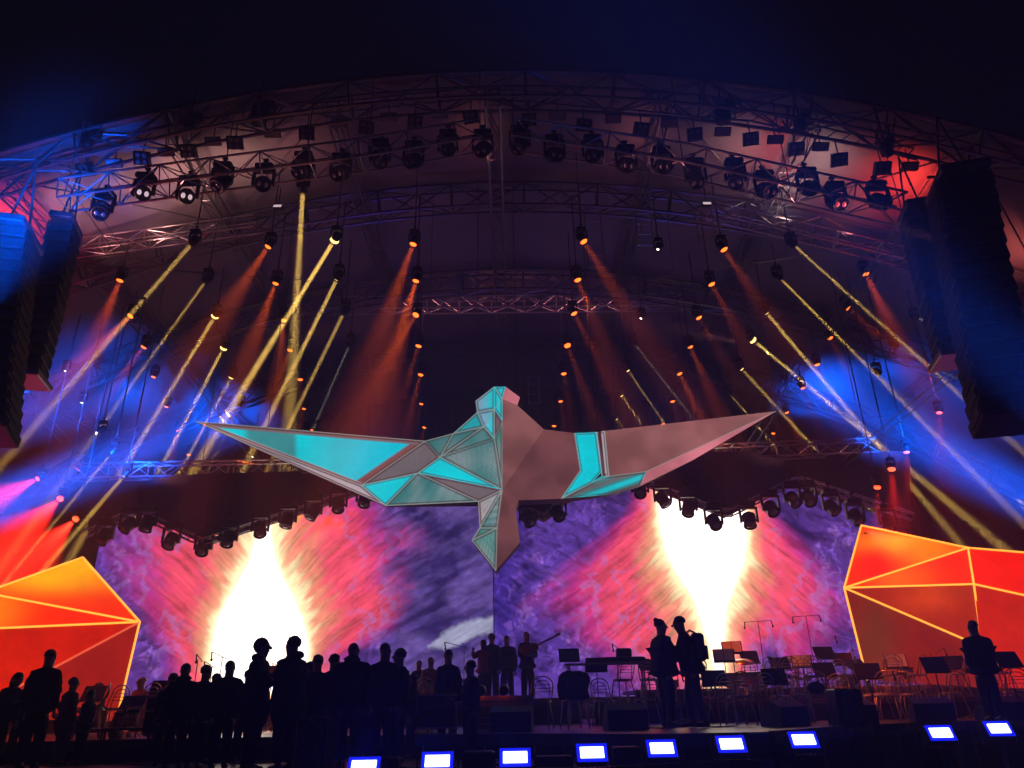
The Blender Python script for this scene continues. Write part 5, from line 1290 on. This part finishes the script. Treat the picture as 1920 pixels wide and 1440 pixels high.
# cables lying on the floor
for k, (x0, x1, Y) in enumerate([(380, 640, 12.3), (1200, 1420, 12.8), (60, 380, 12.6)]):
    b = MB(); pts = []
    zf = LOW if Y < 12.9 and x0 < 700 else STAGE
    for i in range(24):
        x = x0+(x1-x0)*i/23; q = P(x, 1400, Y); pts.append((q.x, Y+.25*math.sin(i*.55+k)+(.9 if zf == STAGE else 0), zf+.014))
    b.path(pts, .012, 6); o = b.build('cable', M['cable'], smooth=True); tag(o, ['black cable snaking below the hooded pair', 'black cable on the stage in front of the talking pair', 'black cable on the apron below the man in the suit'][k], 'cable', 'cables on the stage floor')
# flight cases and clutter, left front
def flight_case(px, Y, z, w, h, label):
    p = P(px, 1400, Y); t = empty('flight_case', (p.x, Y, z), label, 'flight case', 'flight cases')
    b = MB(); b.bevbox((0, 0, .08+h/2), (w, .5, h), .01); b.build('box', M['black'], t)
    b = MB()
    for sx in (-1, 1):
        for sz in (0, 1): b.tube((sx*w/2, -.252, .08+h*sz), (sx*w/2, .252, .08+h*sz), .014, 4)
    for sz in (0, .62, 1): b.box((0, -.256, .08+h*sz), (w, .012, .03))
    b.build('metal_edge', M['alu'], t)
    for sx in (-1, 1): b = MB(); b.lathe([(.045, -.015), (.045, .015)], 12, (sx*(w/2-.1), -.18, .045), Matrix.Rotation(PI/2, 3, 'Y')); b.build('castor', M['black'], t)
flight_case(330, 13.6, STAGE, 1.0, .55, 'black flight case behind the broad pair'); flight_case(810, 13.6, STAGE, .8, .5, 'black flight case below the orange table top')

for k, (x, Y, rz) in enumerate([(1462, 16.2, .5), (1500, 15.7, -.4), (1576, 16.3, 2.8), (1640, 16.4, .3), (1706, 16.2, -.7), (1782, 16.3, .2), (1862, 16.0, .6), (1905, 15.4, -.2), (1208, 16.2, 2.2), (1310, 16.6, .8)]):
    chair(x, 1300, Y, STAGE, rz, f'dark-lit chair on the stage floor before the riser, {ORD[k]} of its row', 'chairs before the riser')
for k, (x, y, Y) in enumerate([(1215, 1246, 18.4), (1300, 1236, 19.6), (1405, 1232, 20), (1462, 1244, 18.8), (1503, 1240, 19.5), (1580, 1236, 19.8), (1605, 1246, 18.2), (1680, 1240, 18.4), (1712, 1236, 20), (1788, 1242, 18.0), (1868, 1240, 18.6)]):
    music_stand(x, y, Y, 1.74, f'small music stand on the risers, {ORD[k]} from the left', bool(k % 3 == 1), rz=random.uniform(-.5, .5), tilt=random.uniform(.3, .8))
for k, (x, y, Y) in enumerate([(1270, 1262, 15.3), (1492, 1270, 15.3), (1570, 1276, 15.1), (1702, 1268, 15.3), (1815, 1268, 15.4)]):
    mic(x, y, Y, STAGE, f'low microphone stand on the stage front right, {ORD[k]} from the left', .3 if k % 2 else -.3, False)
for k, (x, Y, w_, h_) in enumerate([(700, 9.95, .55, .16), (895, 10.1, .4, .2), (1040, 10.3, .5, .12), (1180, 10.5, .35, .2)]):
    q = P(x, 1420, Y); t = empty('cable_box', (q.x, Y+.35, LOW), f'low black cable box behind the footlights, {ORD[k]} from the left', 'cable box', 'cable boxes behind the footlights')
    b = MB(); b.bevbox((0, 0, h_/2), (w_, .3, h_), .02); b.build('case', M['black'], t)
    b = MB(); b.path([(w_/2, 0, .04), (w_/2+.15, .1, .015), (w_/2+.4, -.05, .015), (w_/2+.7, .08, .015)], .014, 6); b.build('lead', M['cable'], t)
# ================================================================ stage haze
def haze():
    m = bpy.data.materials.new('stage haze'); m.use_nodes = True
    n = m.node_tree.nodes; n.clear()
    o = n.new('ShaderNodeOutputMaterial'); v = n.new('ShaderNodeVolumePrincipled')
    v.inputs['Density'].default_value = HAZE_DENSITY; v.inputs['Color'].default_value = (.82, .82, .86, 1)
    v.inputs['Anisotropy'].default_value = 0
    m.cycles.volume_sampling = 'EQUIANGULAR'
    m.node_tree.links.new(v.outputs[0], o.inputs['Volume'])
    b = MB(); b.box((0, 17.0, 9.0), (64, 56, 20)); h = b.build('haze', m); h['kind'] = 'stuff'; return h
haze()
